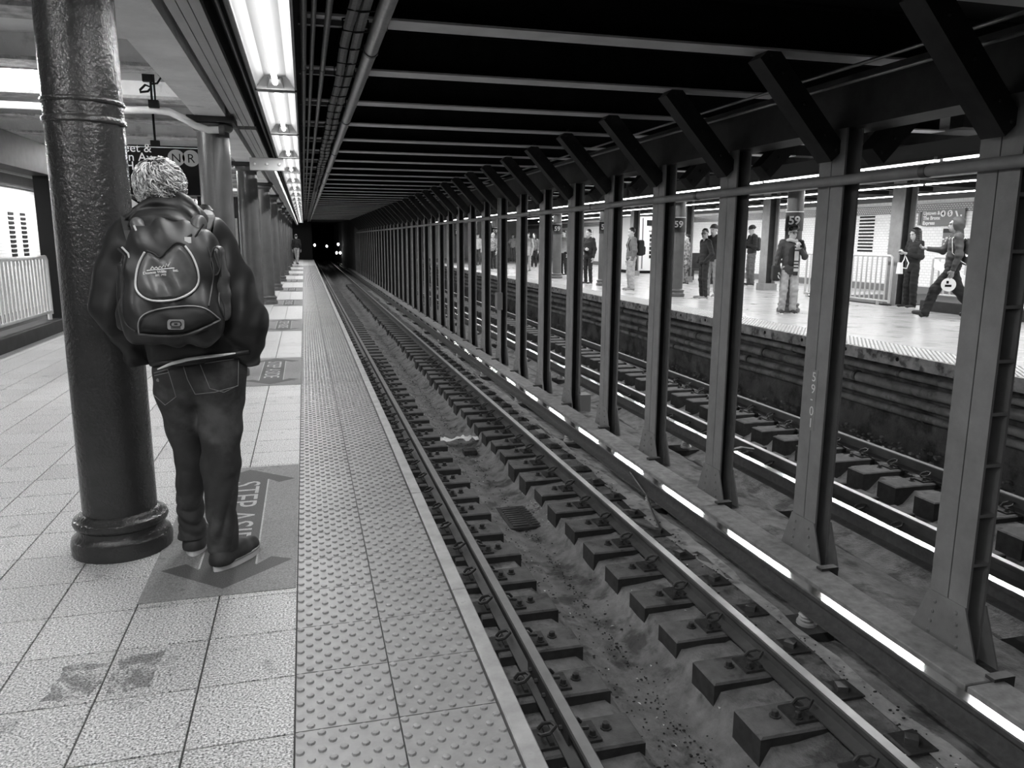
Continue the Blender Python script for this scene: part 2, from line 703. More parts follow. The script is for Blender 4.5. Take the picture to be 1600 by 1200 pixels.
# ties with plates, clips and bolts
def tie_meshes():
    t = MB()
    t.add([(0, -.135, -.22), (0, .135, -.22), (0, .135, -.012), (0, -.135, -.012), (.016, -.125, 0), (.016, .125, 0),
           (.56, -.135, -.22), (.56, .135, -.22), (.56, .135, -.012), (.56, -.135, -.012), (.55, -.125, 0), (.55, .125, 0)],
          [(0, 1, 2, 3), (3, 2, 5, 4), (6, 9, 8, 7), (9, 10, 11, 8), (4, 5, 11, 10), (0, 3, 9, 6), (3, 4, 10, 9), (1, 7, 8, 2), (2, 8, 11, 5)])
    tie = t.mesh('tie_block')
    tie.materials.append(M_TIE)
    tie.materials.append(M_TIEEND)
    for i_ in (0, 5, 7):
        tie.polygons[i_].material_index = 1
    p = MB().box(-.19, .19, -.085, .085, 0, .016)
    for sx in (-1, 1):
        p.box(sx*.085-.012, sx*.085+.012, -.07, .07, .016, .034)
    plate = p.mesh('tie_plate')
    plate.materials.append(M_IRON)
    c = MB()
    path = [(-.075+.012, .055, .02), (-.04, .05, .05), (0, .02, .072), (.01, -.02, .072), (-.03, -.045, .055), (-.07, -.03, .04), (-.075, 0, .03)]
    path = [(q[0], q[1], q[2]) for q in path]
    c.tube(path, .0105, 6)
    clip = c.mesh('rail_clip', smooth=True)
    clip.materials.append(M_IRON)
    b = MB().lathe([(.026, 0), (.026, .008)], n=8).lathe([(.017, .008), (.017, .035), (.012, .038)], n=6)
    bolt = b.mesh('tie_bolt')
    bolt.materials.append(M_IRON)
    return tie, plate, clip, bolt


TIE, PLATE, CLIP, BOLT = tie_meshes()


def ties(xend, rail, sgn, y_first, y_last, step, near_to, zt=-1.1):
    """short ties under one rail; sgn = +1 when the exposed end lies on the low-x side"""
    k = 0
    y = y_first
    while y < y_last:
        j = random.uniform(-.012, .012)
        o = link('tie_block', TIE, None, bedo)
        o.location = (xend+random.uniform(-.02, .02), y+j, zt)
        o.scale = (sgn*1.0, 1, 1)
        if y < near_to:
            q = link('tie_plate', PLATE, None, o)
            q.location = ((rail-xend)*sgn, 0, 0)
            q = link('rail_clip', CLIP, None, o)
            q.location = ((rail-xend)*sgn-.055, .0, .016)
            q = link('tie_bolt', BOLT, None, o)
            q.location = ((rail-xend)*sgn-.15, -.045, .016)
            q = link('tie_bolt', BOLT, None, o)
            q.location = ((rail-xend)*sgn-.25, .02, 0)
            q.scale = (1.25, 1.25, 1)
            q = link('rail_clip', CLIP, None, o)
            q.location = ((rail-xend)*sgn+.06, .0, .016)
            q.scale = (-1, 1, 1)
        y += step
        k += 1


RL, RR = 1.235, 2.69
ties(2.255, RR, 1, 1.82, 46, .507, 17)
ties(1.65, RL, -1, 1.95, 46, .507, 17)
OL, OR_ = 2*MIR-RR, 2*MIR-RL
ties(2*MIR-2.255, OL, -1, 5.0, 40, .507, 12)
ties(6.06, OR_, 1, 4.2, 40, .507, 14)
pl = MB().box(-.095, .095, -.09, .09, 0, .012).mesh('anchor_plate')
pl.materials.append(M_IRON)
nb = MB().box(-.035, .03, -.03, .03, .012, .045).lathe([(.03, .012), (.03, .02)], n=8).mesh('anchor_bolt')
nb.materials.append(M_COND)
for k in range(40):
    o = link('anchor_plate', pl, None, bedo)
    o.location = (2.955+random.uniform(-.02, .02), 1.95+.507*k, -1.096)
    q = link('anchor_bolt', nb, None, o)
    q.rotation_euler = (0, 0, random.uniform(0, 3))

# rails
def rail_poly(x, top, h=.135, hw=.036, bw=.07):
    b = top-h
    return [(x-bw, b), (x+bw, b), (x+bw, b+.012), (x+.012, b+.028), (x+.009, top-.042), (x+hw, top-.032), (x+hw, top-.006), (x+hw-.007, top),
            (x-hw+.007, top), (x-hw, top-.006), (x-hw, top-.032), (x-.009, top-.042), (x-.012, b+.028), (x-bw, b+.012)]


def rail(x, label, ya=0.0, yb=100.0):
    r = empty('running_rail', (x, ya, -1.085), label, 'rail')
    MB().prism(rail_poly(x, -.951), ya, yb).build('rail_section', M_RAIL, r)
    MB().box(x-.028, x+.028, ya, yb, -.952, -.9495).build('running_surface', M_RAILTOP, r)
    return r


r1 = rail(RL, 'dark running rail closest to the near platform edge')
rail(RR, 'bright-topped running rail on the far side of the near track')
rail(OL, 'thin bright running rail just beyond the pillars')
rail(OR_, 'thin bright running rail in front of the opposite platform wall')
# joint bars on the nearest rail
mb = MB()
for sx in (-1, 1):
    mb.box(RL+sx*.02-.012, RL+sx*.02+.012, 3.35, 4.1, -1.06, -.985)
jb = mb.build('joint_bar', M_IRON, r1)
mb = MB()
for y in (3.45, 3.6, 3.75, 3.9, 4.02):
    mb.tube([(RL-.05, y, -1.02), (RL+.05, y, -1.02)], .014, 6)
mb.build('joint_bolts', M_IRON, r1)

# third rails
def third(x, label, ya=0.0, yb=90.0, feet=()):
    r = empty('third_rail', (x, ya, -1.02), label, 'third rail')
    MB().prism(rail_poly(x, -.851, .15, .042, .075), ya, yb).build('conductor_rail', M_COND, r)
    MB().box(x-.036, x+.036, ya, yb, -.852, -.849).build('contact_surface', M_THIRD, r)
    ins = MB().lathe([(.07, 0), (.07, .03), (.045, .035), (.06, .05), (.045, .06), (.06, .075), (.04, .1), (.04, .12)], n=12).mesh('insulator', smooth=True)
    ins.materials.append(M_PANEL)
    base = MB().box(-.32, .12, -.14, .14, -.06, .01).mesh('insulator_pad')
    base.materials.append(M_TIEEND)
    for y in feet:
        o = link('insulator', ins, None, r)
        o.location = (0, y-ya, -1.12+1.02)
        q = link('insulator_pad', base, None, r)
        q.location = (0, y-ya, -1.12+1.02)
    return r


X3 = 3.262
third(X3, 'third rail with a bright contact strip beside the near track', feet=[4.25+2.53*k for k in range(12)])
third(2*MIR-X3, 'third rail with a wide bright top just past the pillars', feet=[3.6+2.53*k for k in range(12)])
pb = empty('protection_board', (3.33, 0, -.73), 'long weathered timber guard board above the third rail by the near track', 'guard board')
for k in range(22):
    ya = .1+2.9*k
    j = random.uniform(-.006, .006)
    MB().chamfer(3.33+j, 3.565+j, ya, ya+2.89, -.875, -.832, .006).build('board_plank', M_WOOD, pb)
bk = MB().prism([(3.49, -.831), (3.575, -.831), (3.575, -1.08), (3.63, -1.08), (3.63, -.812), (3.49, -.812)], 0, .06).mesh('board_bracket', (3.33, 0, -.73))
bk.materials.append(M_IRON)
for k in range(22):
    o = link('board_bracket', bk, None, pb)
    o.location = (0, 1.52+1.455*k, 0)

# ------------------------------------------------------------------ steel pillars between the tracks
PX0, PX1, PW, PB, PT = 3.785, 3.925, .285, -1.04, 2.3
PY = [3.616+1.4555*k for k in range(-1, 37)]


def make_pillar(y, label):
    p = empty('steel_pillar', (MIR, y, PB), label, 'pillar', 'steel pillars between the tracks')
    hw = PW/2
    for s in (-1, 1):
        a, b = (y-hw, y-.004) if s < 0 else (y+.004, y+hw)
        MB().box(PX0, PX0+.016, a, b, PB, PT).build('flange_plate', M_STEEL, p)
    MB().box(PX0+.016, PX1-.016, y-.008, y+.008, PB, PT).build('web', M_STEEL2, p)  # web darker than the flanges: shade of the recess put into its colour
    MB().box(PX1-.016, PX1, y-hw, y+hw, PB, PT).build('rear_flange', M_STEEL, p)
    # flared foot plates
    for x, nm in ((PX0-.012, 'foot_plate'), (PX1+.001, 'rear_foot_plate')):
        MB().prism([(y-hw-.0, PB+.36), (y+hw+.0, PB+.36), (y+hw+.135, PB), (y-hw-.135, PB)], x, x+.012, 'x').build(nm, M_STEEL, p)
    mb = MB()
    for t in (.09, .16, .23, .30):
        for s in (-1, 1):
            mb.ell((PX0-.012, y+s*(.075+.05*(1-t/.36)), PB+t), (.011, .014, .014), 6, 4)
    o = mb.build('rivets', M_STEEL, p, smooth=True)
    o['kind'] = 'stuff'
    return p


p0 = make_pillar(PY[1], 'nearest steel pillar, with short rungs between its flanges')
for z in [PB+.62+.31*k for k in range(9)]:
    MB().box(PX0+.016, PX1-.016, PY[1]-PW/2, PY[1]-.01, z, z+.02).build('batten_rung', M_STEEL, p0)
p1 = make_pillar(PY[2], 'steel pillar stencilled 59-01, second from the camera')
tx = frame((PX0-.002, PY[2]-.05, .02), (0, 0, -1), (0, -1, 0))
proto = make_pillar(PY[3], 'third steel pillar from the camera between the tracks')
for k, y in enumerate(PY):
    if k == 0:
        dup(proto, (MIR, y, PB), 'steel pillar beside the camera, just outside the right frame edge')
    elif k > 3:
        dup(proto, (MIR, y, PB), '%s steel pillar from the camera between the tracks' % ORD[k-1])
# stencilled number, one character under the other
mb = MB().box(PX0-.003, PX0, PY[2]-.035, PY[2]+.035, .04, .52)
plq = mb.build('number_plate', M_STEEL, p1)
for ch, z in zip('59-01', (.43, .335, .26, .16, .065)):
    text_obj('number', ch, .105, frame((PX0-.0045, PY[2]+.03, z), (0, -1, 0), (0, 0, 1)), M_PAPER, plq, .0006)

# girder, knee braces, beams
g = MB().box(MIR-.15, MIR+.15, 0, 58, 2.3, 2.345).box(MIR-.02, MIR+.02, 0, 58, 2.345, 2.66).box(MIR-.15, MIR+.15, 0, 58, 2.62, 2.66)
g.box(MIR-.13, MIR-.115, 0, 58, 2.345, 2.62)
g = g.build('longitudinal_girder', M_STEEL2)
tag(g, 'dark riveted girder running along the tops of the steel pillars', 'girder')
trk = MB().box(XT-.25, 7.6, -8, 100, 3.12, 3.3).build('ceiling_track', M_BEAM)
struct(trk, 'ceiling above the tracks, deep shade put into its black colour')
BZ = 2.79
bm = MB().box(.05, 7.4, -.008, .008, BZ+.014, 3.13).box(.05, 7.4, -.075, .075, 3.1, 3.13).mesh('beam_web')
bm.materials.append(M_BEAM)
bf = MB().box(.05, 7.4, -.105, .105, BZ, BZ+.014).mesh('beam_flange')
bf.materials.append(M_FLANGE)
br = MB()
for s in (-1, 1):
    a = np.array([MIR+s*.17, 0, 2.12])
    b = np.array([MIR+s*.80, 0, BZ])
    d = (b-a)/np.linalg.norm(b-a)
    nn = np.array([d[2], 0, -d[0]])*.075*s
    for yy_ in (-.07,):
        br.add([a+nn+[0, -.08, 0], a-nn+[0, -.08, 0], b-nn+[0, -.08, 0], b+nn+[0, -.08, 0], a+nn+[0, .08, 0], a-nn+[0, .08, 0], b-nn+[0, .08, 0], b+nn+[0, .08, 0]],
               [(0, 1, 2, 3), (7, 6, 5, 4), (0, 4, 5, 1), (1, 5, 6, 2), (2, 6, 7, 3), (3, 7, 4, 0)])
    for t in (.04, .2, .5, .8, .96):
        q = a+(b-a)*t
        br.ell((q[0], -.085, q[2]), (.014, .01, .014), 6, 4)
brm = br.mesh('knee_brace')
brm.materials.append(M_STEEL2)
for k, y in enumerate([PY[0]-1.4555]+PY):
    for nm, me in (('ceiling_beam', bm), ('beam_flange', bf), ('knee_brace', brm)):
        o = link(nm, me, None, trk)
        o.location = (0, y, 0)
# pale ledges on the far half
mb = MB()
for k, y in enumerate(PY):
    mb.box(4.2, 4.2+random.uniform(.3, .8), y+.3, y+.62, 2.97, 3.0)
mb.build('ledge_plates', M_FLANGE, trk)

# far end of the tunnel and side walls
struct(MB().box(-8, 9, 100, 100.3, -1.5, 3.3).build('wall_far', M_BLACK))
struct(MB().box(3.6, 4.3, 58.2, 100, -1.1, 3.12).build('wall_tunnel', mat('tunnel_wall', .12, .8, noise=(1.5, .3))))
struct(MB().box(-8, .56, FAR+.02, FAR+.3, -1.4, 3.12).build('wall_platform_end', M_BLACK))

# ------------------------------------------------------------------ pipes over the near track
def pipe(name, path, r, m, label, cat='pipe', bands=(), parent=None):
    root = empty(name, path[0], label, cat)
    MB().tube(path, r, 12).build('pipe_run', m, root, smooth=True)
    for k in bands:
        q = np.array(k)
        MB().tube([q-[0, .025, 0], q+[0, .025, 0]], r*1.14, 12).build('pipe_collar', M_COND, root, smooth=True)
    return root


pipe('drain_pipe', [(.47, 1, 2.70), (.47, 58, 2.70)], .045, M_PIPE, 'thick shiny pipe hung above the platform edge, rightmost of the overhead runs', bands=[(.47, 5.35+3.1*k, 2.70) for k in range(14)])
root = empty('cable_bundle', (.33, 1, 2.69), 'pair of lashed cable runs between the thick pipe and thin conduits', 'cable bundle')
for dx in (-.032, .032):
    pth = [(.335+dx+.006*math.sin(y*2.2+dx*9), y, 2.69+.008*math.sin(y*3+dx*40)) for y in np.arange(1, 30, .3)]+[(.335+dx, 58, 2.69)]
    MB().tube(pth, .03, 8).build('cable_run', M_CABLE, root, smooth=True)
for k in range(40):
    y = 3.9+.42*k
    MB().tube([(.262, y, 2.66), (.262, y, 2.72), (.335, y, 2.735), (.405, y, 2.72), (.405, y, 2.66), (.335, y, 2.652)], .006, 4, closed=True).build('lashing', M_BLACK, root)
for nm, x, r in (('rightmost', .185, .019), ('middle', .105, .015), ('leftmost', .05, .019)):
    pipe('conduit', [(x, 1, 2.73), (x, 58, 2.73)], r, M_COND, 'thin dark overhead conduit, %s of the three beside the lights' % nm, 'conduit', bands=[(x, 6.2+3.05*k, 2.73) for k in range(12)])
for k in range(16):
    o = MB().box(.02, .55, PY[1]+1.4555*k-.02, PY[1]+1.4555*k+.02, 2.757, 2.79).build('pipe_hanger', M_COND, trk)
# pipe fixed along the pillars
pipe('pillar_pipe', [(3.735, .5, 1.93), (3.735, 60, 1.93)], .036, M_STEEL, 'dark pipe running along the faces of the steel pillars', bands=[(3.735, 4.1+2.9*k, 1.93) for k in range(10)])
for i, (x, z) in enumerate(((3.62, 2.66), (3.62, 2.56))):
    pipe('thin_pipe', [(x, .5, z), (x, 60, z)], .012, M_PIPE, '%s thin pipe beside the girder over the pillars' % ('upper', 'lower')[i])
# cable drop with a box, and a loop of conduit
c = empty('cable_drop', (3.74, 14.98, .2), 'grey junction box with a conduit rising on a steel pillar', 'junction box')
MB().box(3.66, 3.77, 14.88, 15.08, .12, .46).build('box_body', M_BOX, c)
MB().tube([(3.71, 14.98, .46), (3.71, 14.98, 2.3)], .028, 8).build('riser', M_COND, c, smooth=True)
c = empty('standpipe', (4.02, 10.9, -1.08), 'thin vertical pipe standing beside the fifth pillar', 'pipe')
MB().tube([(3.99, 10.95, -1.0), (3.99, 10.95, 2.3)], .022, 8).build('riser', M_COND, c, smooth=True)
MB().box(3.9, 4.06, 10.62, 10.85, -1.08, -.78).build('foot_box', M_BOX, c)
o = MB().tube([(4.28, 7.0, -1.1), (4.28, 7.0, -.72), (4.3, 7.05, -.69), (4.45, 7.1, -.69), (4.6, 7.1, -.72)], .02, 8).build('conduit_loop', M_COND, smooth=True, loc=(4.28, 7.0, -1.1))
tag(o, 'bent conduit rising beside the third steel pillar', 'conduit')
# ------------------------------------------------------------------ fluorescent fixtures
def area(name, loc, sx, sy, watts, parent, down=True):
    l = bpy.data.lights.new(name, 'AREA')
    l.shape = 'RECTANGLE'
    l.size, l.size_y = sx, sy
    l.energy = watts
    o = bpy.data.objects.new(name, l)
    COL.objects.link(o)
    o.parent = parent
    o.location = loc
    return o


LX0, LX1, LZ = -.285, -.02, 2.57
FL = 2.44


def make_fixture(x0, x1, y, z, label, group, watts, tube, twin=False):
    xc, w = (x0+x1)/2, x1-x0
    r = empty('light_fixture', (xc, y, z), label, 'light fixture', group)
    # sloped white trough, open downwards
    a, b = y-FL+.03, y
    MB().add([(x0, a, z), (x0+.055, a, z+.08), (x1-.055, a, z+.08), (x1, a, z), (x0, b, z), (x0+.055, b, z+.08), (x1-.055, b, z+.08), (x1, b, z)],
             [(0, 1, 5, 4), (1, 2, 6, 5), (2, 3, 7, 6)]).build('reflector', mat('reflector_enamel', .6, .4), r)
    MB().box(x0-.012, x1+.012, a, b, z+.084, z+.13).box(x0-.014, x0-.002, a, b, z-.004, z+.1).box(x1+.002, x1+.014, a, b, z-.004, z+.1).build('housing', M_COND, r)
    for yy_ in (a, b):
        e = MB().box(x0, x1, yy_-.03, yy_+.0, z-.012, z+.09)
        e.add([(xc-.05, yy_-.03, z+.075), (xc+.05, yy_-.03, z+.075), (xc+.035, yy_-.10, z+.045), (xc-.035, yy_-.10, z+.045), (xc-.06, yy_-.03, z-.005), (xc+.06, yy_-.03, z-.005)],
              [(0, 1, 2, 3), (4, 3, 2, 5), (0, 3, 4), (1, 5, 2)])
        e = e.build('end_cap', M_PANEL, r)
        MB().box(xc-.05, xc+.05, yy_-.014, yy_-.002, z-.014, z-.0125).build('end_label', M_SIGNG, e)
    MB().tube([(xc, a+.06, z+.03), (xc, b-.06, z+.03)], .02, 10).build('tube', tube, r, smooth=True)
    MB().box(xc-.04, xc+.04, y-1.3, y-1.2, z+.13, 3.12).build('hanger', M_STEEL2, r)
    area('tube_light', (0, -FL/2, .009), .034, FL*.9, watts, r)
    return r


fx = make_fixture(LX0, LX1, 6.14, LZ, 'nearest fluorescent fixture above the platform edge, cut by the top frame', 'fluorescent fixtures over the near platform edge', W_NEAR, M_TUBE)
lab = ['%s fluorescent fixture behind the camera over the platform edge' % w for w in ORD[:4]]
for k in range(-4, 21):
    if k == 0:
        continue
    dup(fx, ((LX0+LX1)/2, 6.14+2.5*k, LZ), lab[-k-1] if k < 0 else '%s fluorescent fixture from the camera above the platform edge' % ORD[k])

# soffit beside the lights
so = MB().box(-.50, LX0-.02, -8, FAR, 2.95, 3.12).build('ceiling_trough', M_BLACK)
struct(so)
for i, x in enumerate((-.385, -.435)):
    pipe('trough_conduit', [(x, 1, 2.86), (x, 40, 2.86)], .014, M_COND, '%s conduit in the dark slot left of the light fixtures' % ('right-hand', 'left-hand')[i], 'conduit')
for seg in range(6):
    ya, yb = -1.0 + (0 if seg == 0 else 10.6 + 4.93*2*(seg-1) - 9.0 + 9.0 - 0) , 9.6
    if seg:
        ya, yb = 9.9+9.86*(seg-1), 9.9+9.86*seg-.3
    if yb > FAR:
        break
    s_ = empty('soffit_panel', (-.57, ya, 2.75), '%s grooved metal soffit panel along the column line, counting from the camera' % ORD[seg], 'soffit', 'grooved soffit panels')
    for j in range(3):
        xa = -.675+.064*j
        MB().box(xa, xa+.058, ya, yb, 2.75, 2.79).build('soffit_strip', M_PANEL, s_)
    MB().box(-.675, -.487, ya, yb, 2.79, 2.95).build('soffit_backing', M_STEEL2, s_)
# raceway under the lights beyond the second column
rw = empty('raceway', (-.42, 11.3, 2.45), 'long timber raceway with a bolted end plate left of the light row', 'raceway')
MB().box(-.47, -.36, 11.3, FAR, 2.42, 2.52).build('channel', M_WOOD, rw)
MB().box(-.66, -.22, 11.2, 11.3, 2.4, 2.56).build('end_plate', M_PANEL, rw)
for x in (-.6, -.44, -.28):
    MB().ell((x, 11.195, 2.48), (.022, .014, .022), 8, 5).build('plate_bolt', M_RAILING, rw, smooth=True)

# ------------------------------------------------------------------ near platform ceiling
cl = MB().box(-8, -.5, -8, FAR, 3.12, 3.3).build('ceiling', M_PLASTER)
struct(cl, 'pale plaster ceiling over the near platform')
for k in range(26):
    y = 2.6+1.643*k
    o = MB().box(-6, -.68, y-.11, y+.11, 2.93, 3.125).build('ceiling_rib', M_PLASTER, cl)
    MB().box(-6, -.70, y-.16, y+.16, 2.905, 2.935).build('rib_plaster', M_PLAST2, o)
MB().box(-1.02, -.72, -8, FAR, 2.72, 3.12).build('column_line_beam', M_PLASTER, cl)
for k in range(7):
    MB().box(-1.9, -1.3, 3.2+4.9*k, 6.6+4.9*k, 3.085, 3.12).build('ceiling_panel', M_PANEL, cl)
# left-hand cross light
lf = empty('light_fixture', (-3.1, 8.0, 2.9), 'fluorescent strip crossing the ceiling at the left frame edge', 'light fixture')
MB().box(-4.3, -2.1, 7.93, 8.07, 2.93, 2.99).build('housing', M_COND, lf)
MB().tube([(-4.25, 8.0, 2.915), (-2.15, 8.0, 2.915)], .03, 8).build('tube', M_TUBEL, lf, smooth=True)
MB().box(-3.2, -3.0, 7.97, 8.03, 2.99, 3.12).build('hanger', M_COND, lf)
area('tube_light', (0, 0, -.017), 2.0, .05, W_LEFT, lf)
for k in range(1, 6):
    dup(lf, (-3.1, 8.0+8.2*k, 2.9), '%s crosswise fluorescent strip deeper along the left ceiling' % ORD[k-1])
dup(lf, (-3.1, 1.5, 2.9), 'crosswise fluorescent strip overhead left of the camera')
# ------------------------------------------------------------------ cast columns of the near platform
def make_column(x, y, label, m, top=2.6, z0=0.0, group='cast columns of the near platform', n=36):
    r = empty('platform_column', (x, y, z0), label, 'column', group)
    MB().lathe([(.166, .17), (.166, .6), (.163, 1.6), (.16, top)], (x, y, z0), n).build('shaft', m, r, smooth=True)
    MB().lathe([(.225, 0), (.228, .05), (.222, .075), (.205, .085), (.196, .105), (.196, .125), (.208, .135), (.214, .152), (.208, .17), (.19, .178), (.182, .19), (.168, .2)],
               (x, y, z0), n).build('base', m, r, smooth=True)
    MB().lathe([(.162, top-.02), (.19, top), (.2, top+.02), (.2, top+.05), (.17, top+.06)], (x, y, z0), n).build('collar', m, r, smooth=True)
    MB().box(x-.23, x+.23, y-.2, y+.2, z0+top+.06, z0+top+.125).build('capital_plate', M_STEEL2, r)
    return r


CXY = [(-.925, 3.965)]+[(-.87, 8.9+4.93*k) for k in range(10)]
c1 = make_column(*CXY[0], 'thick glossy dark column the person with the backpack leans on', M_COLM)
MB().lathe([(.166, 1.99), (.171, 1.995), (.171, 2.012), (.166, 2.018)], (CXY[0][0], CXY[0][1], 0), 36).build('paint_band', M_COLM, c1, smooth=True)
MB().lathe([(.166, 2.075), (.1695, 2.08), (.1695, 2.09), (.166, 2.095)], (CXY[0][0], CXY[0][1], 0), 36).build('paint_band', M_COLM, c1, smooth=True)
# chipped patch near the foot
cc = make_column(*CXY[1], 'second dark column from the camera, right of the leaning person\'s head', M_COLM2)
for k in range(2, 11):
    if CXY[k][1] < FAR-2:
        dup(cc, (CXY[k][0], CXY[k][1], 0), '%s round column from the camera along the near platform' % ORD[k])
dup(cc, (-.925, -.97, 0), 'round column behind the camera on the near platform')

# ------------------------------------------------------------------ STEP ASIDE mats
M_MAT = mat('mat_grey', .22, .8, noise=(160, .45, 2), stains=(10, .5, .62))
M_MATD = mat('mat_arrow', .09, .8, noise=(200, .5, 2))
M_MATL = mat('mat_letters', .40, .7, noise=(120, .3, 2))


def make_mat(ya, yb, label):
    xa, xb, xc = -.735, -.098, -.405
    r = MB().chamfer(xa, xb, ya, yb, .0005, .004, .0015).build('floor_decal', M_MAT, loc=(xc, ya, 0))
    tag(r, label, 'floor marking', 'step aside floor panels')
    w, h, sh, t = .29, .26, .125, .15
    ym = (ya+yb)/2
    L = (yb-ya)/2-.06
    pts = [(0, -L), (w, -L+h), (w-.10, -L+h+.055), (sh, -L+h-.03), (sh, L-h+.03), (w-.10, L-h-.055), (w, L-h), (0, L), (-w, L-h), (-w+.10, L-h-.055), (-sh, L-h+.03), (-sh, -L+h-.03), (-w+.10, -L+h+.055), (-w, -L+h)]
    a = MB()
    z = .0046
    P = [(xc+p[0], ym+p[1], z) for p in pts]
    # split into shaft and two heads
    a.add([P[i] for i in (3, 4, 10, 11)], [(0, 1, 2, 3)])
    a.add([P[i] for i in (0, 1, 2, 3)], [(0, 1, 2, 3)]).add([P[i] for i in (0, 3, 11)], [(0, 1, 2)]).add([P[i] for i in (0, 11, 12, 13)], [(0, 1, 2, 3)])
    a.add([P[i] for i in (7, 6, 5, 4)], [(0, 1, 2, 3)]).add([P[i] for i in (7, 4, 10)], [(0, 1, 2)]).add([P[i] for i in (7, 10, 9, 8)], [(0, 1, 2, 3)])
    a.build('arrow', M_MATD, r)
    b = MB()
    for s in (-1, 1):
        b.box(xc+s*sh-.004, xc+s*sh+.004, ym-L+h-.02, ym+L-h+.02, .0046, .0052)
    b.build('arrow_outline', M_MATL, r)
    text_obj('lettering', 'STEP ASIDE', .235, frame((xc-.082, ym+L-h-.0, .0054), (0, -1, 0), (1, 0, 0)), M_MATL, r, .0003)
    return r


m1 = make_mat(*MAT_Y[0], 'grey STEP ASIDE floor panel under the leaning person\'s feet')
for k in range(1, 9):
    dup(m1, (-.405, MAT_Y[k][0], 0), '%s STEP ASIDE floor panel from the camera' % ORD[k])

# worn dark patches on two tiles
M_WORN = mat('worn_terrazzo', .17, .6, noise=(135, 1.25, 3), stains=(14, -1.3, .47))
for nm, q in (('floor_stain', [(-.885, 2.82), (-.74, 2.82), (-.745, 2.60), (-.90, 2.60)]), ('floor_stain', [(-.715, 2.84), (-.57, 2.84), (-.565, 2.62), (-.70, 2.60)])):
    V = []
    for i in range(4):
        a, b = q[i], q[(i+1) % 4]
        V += [(a[0]+(b[0]-a[0])*t/7+random.uniform(-.013, .013), a[1]+(b[1]-a[1])*t/7+random.uniform(-.013, .013), .0007) for t in range(7)]
    MB().add(V, [tuple(range(len(V)))[::-1]]).build(nm, M_WORN, slab)

# ------------------------------------------------------------------ signs over the near platform
sg = empty('hanging_sign', (-1.95, 10.5, 2.05), 'black hanging sign with white lettering and round N and R bullets', 'sign')
MB().box(-2.75, -1.02, 10.5, 10.56, 2.02, 2.60).build('board', M_SIGNB, sg)
MB().box(-2.75, -1.02, 10.492, 10.5, 2.575, 2.582).build('white_rule', M_PAPER, sg)
for i, t in enumerate(('Street &', 'Lexington Av', '24 Hour')):
    o = text_obj('lettering', t, .142, frame((at(237, 238, 10.5)[0], 10.497, at(237, 238+14*i, 10.5)[2]), (1, 0, 0), (0, 0, 1)), M_PAPER, sg, .001, 'RIGHT')
for x, t in ((at(275, 240, 10.5)[0], 'N'), (at(298, 240, 10.5)[0], 'R')):
    b = MB().tube([(x, 10.4995, 2.46), (x, 10.493, 2.46)], .098, 24).build('bullet', M_BULLET, sg)
    text_obj('lettering', t, .15, frame((x, 10.4915, 2.407), (1, 0, 0), (0, 0, 1)), M_SIGNB, sg, .001, 'CENTER')
for x in (-2.3, -1.7):
    MB().tube([(x, 10.53, 2.6), (x, 10.53, 3.12)], .014, 6).box(x-.05, x+.05, 10.5, 10.56, 2.6, 2.66).build('hanger', M_SIGNB, sg)
s2 = empty('wall_sign', (-2.3, 14.2, 1.6), 'lower black sign with arrow seen between the column and the leaning person\'s head', 'sign')
MB().box(-3.3, -1.75, 14.2, 14.25, 1.66, 2.12).build('board', M_SIGNB, s2)
for i, t in enumerate(('Downtown', 'Brooklyn', 'Express')):
    text_obj('lettering', t, .15, frame((-2.56, 14.197, 2.0-.135*i), (1, 0, 0), (0, 0, 1)), M_PAPER, s2, .001)
MB().prism([(-2.72, 1.98), (-2.62, 2.05), (-2.72, 2.12)], 14.19, 14.2).build('arrow', M_PAPER, s2)
MB().box(-2.72, -2.64, 14.19, 14.2, 1.82, 1.9).build('bullet', M_PAPER, s2)
# S-shaped pipe coming down to the second column's collar
sp = [at(195, 172, 8.6), at(240, 172, 8.6), at(265, 175, 8.6), at(288, 186, 8.62), at(305, 196, 8.64), at(325, 203, 8.66), at(347, 203, 8.68)]
r = empty('curved_pipe', sp[0], 'pale S-curved pipe bending down to the second column\'s collar', 'pipe')
sp = [np.array([-3.75, 8.6, sp[0][2]+.0])]+sp
MB().tube(sp, .035, 10).build('pipe_run', M_PLASTER, r, smooth=True)
MB().tube([sp[-1]-[.03, 0, 0], sp[-1]+[.02, 0, 0]], .048, 10).build('pipe_cap', M_COND, r, smooth=True)
q = at(238, 165, 8.55)
h = empty('speaker_bracket', q, 'small dark wall bracket with looped cable under the left ceiling', 'bracket')
MB().tube([q, q+[0, 0, .55]], .012, 6).tube([q+[.03, 0, 0], q+[.03, 0, .55]], .01, 6).build('rod', M_BLACK, h)
MB().box(q[0]-.03, q[0]+.06, q[1]-.04, q[1]+.04, q[2]-.02, q[2]+.05).build('clamp', M_BLACK, h)
MB().tube([q+[-.1, 0, .14], q+[-.05, 0, .19], q+[.0, 0, .17], q+[-.03, 0, .13], q+[-.1, 0, .12]], .012, 6, closed=True).tube([q+[0, 0, .2], q+[.06, 0, .21], q+[.1, 0, .27], q+[.06, 0, .31]], .01, 6).build('cable_loop', M_BLACK, h)
MB().box(q[0]-.07, q[0]+.03, q[1]-.03, q[1]+.03, q[2]+.22, q[2]+.33).build('head', M_BLACK, h)

# ------------------------------------------------------------------ left side: curb, railing, post, wall
o = MB().chamfer(-4.15, -3.83, 5, 14.04, -.19, .2, .01).build('stair_curb', mat('curb', .03, .7, noise=(6, .3)))
tag(o, 'dark raised curb under the railing at the left edge', 'curb')


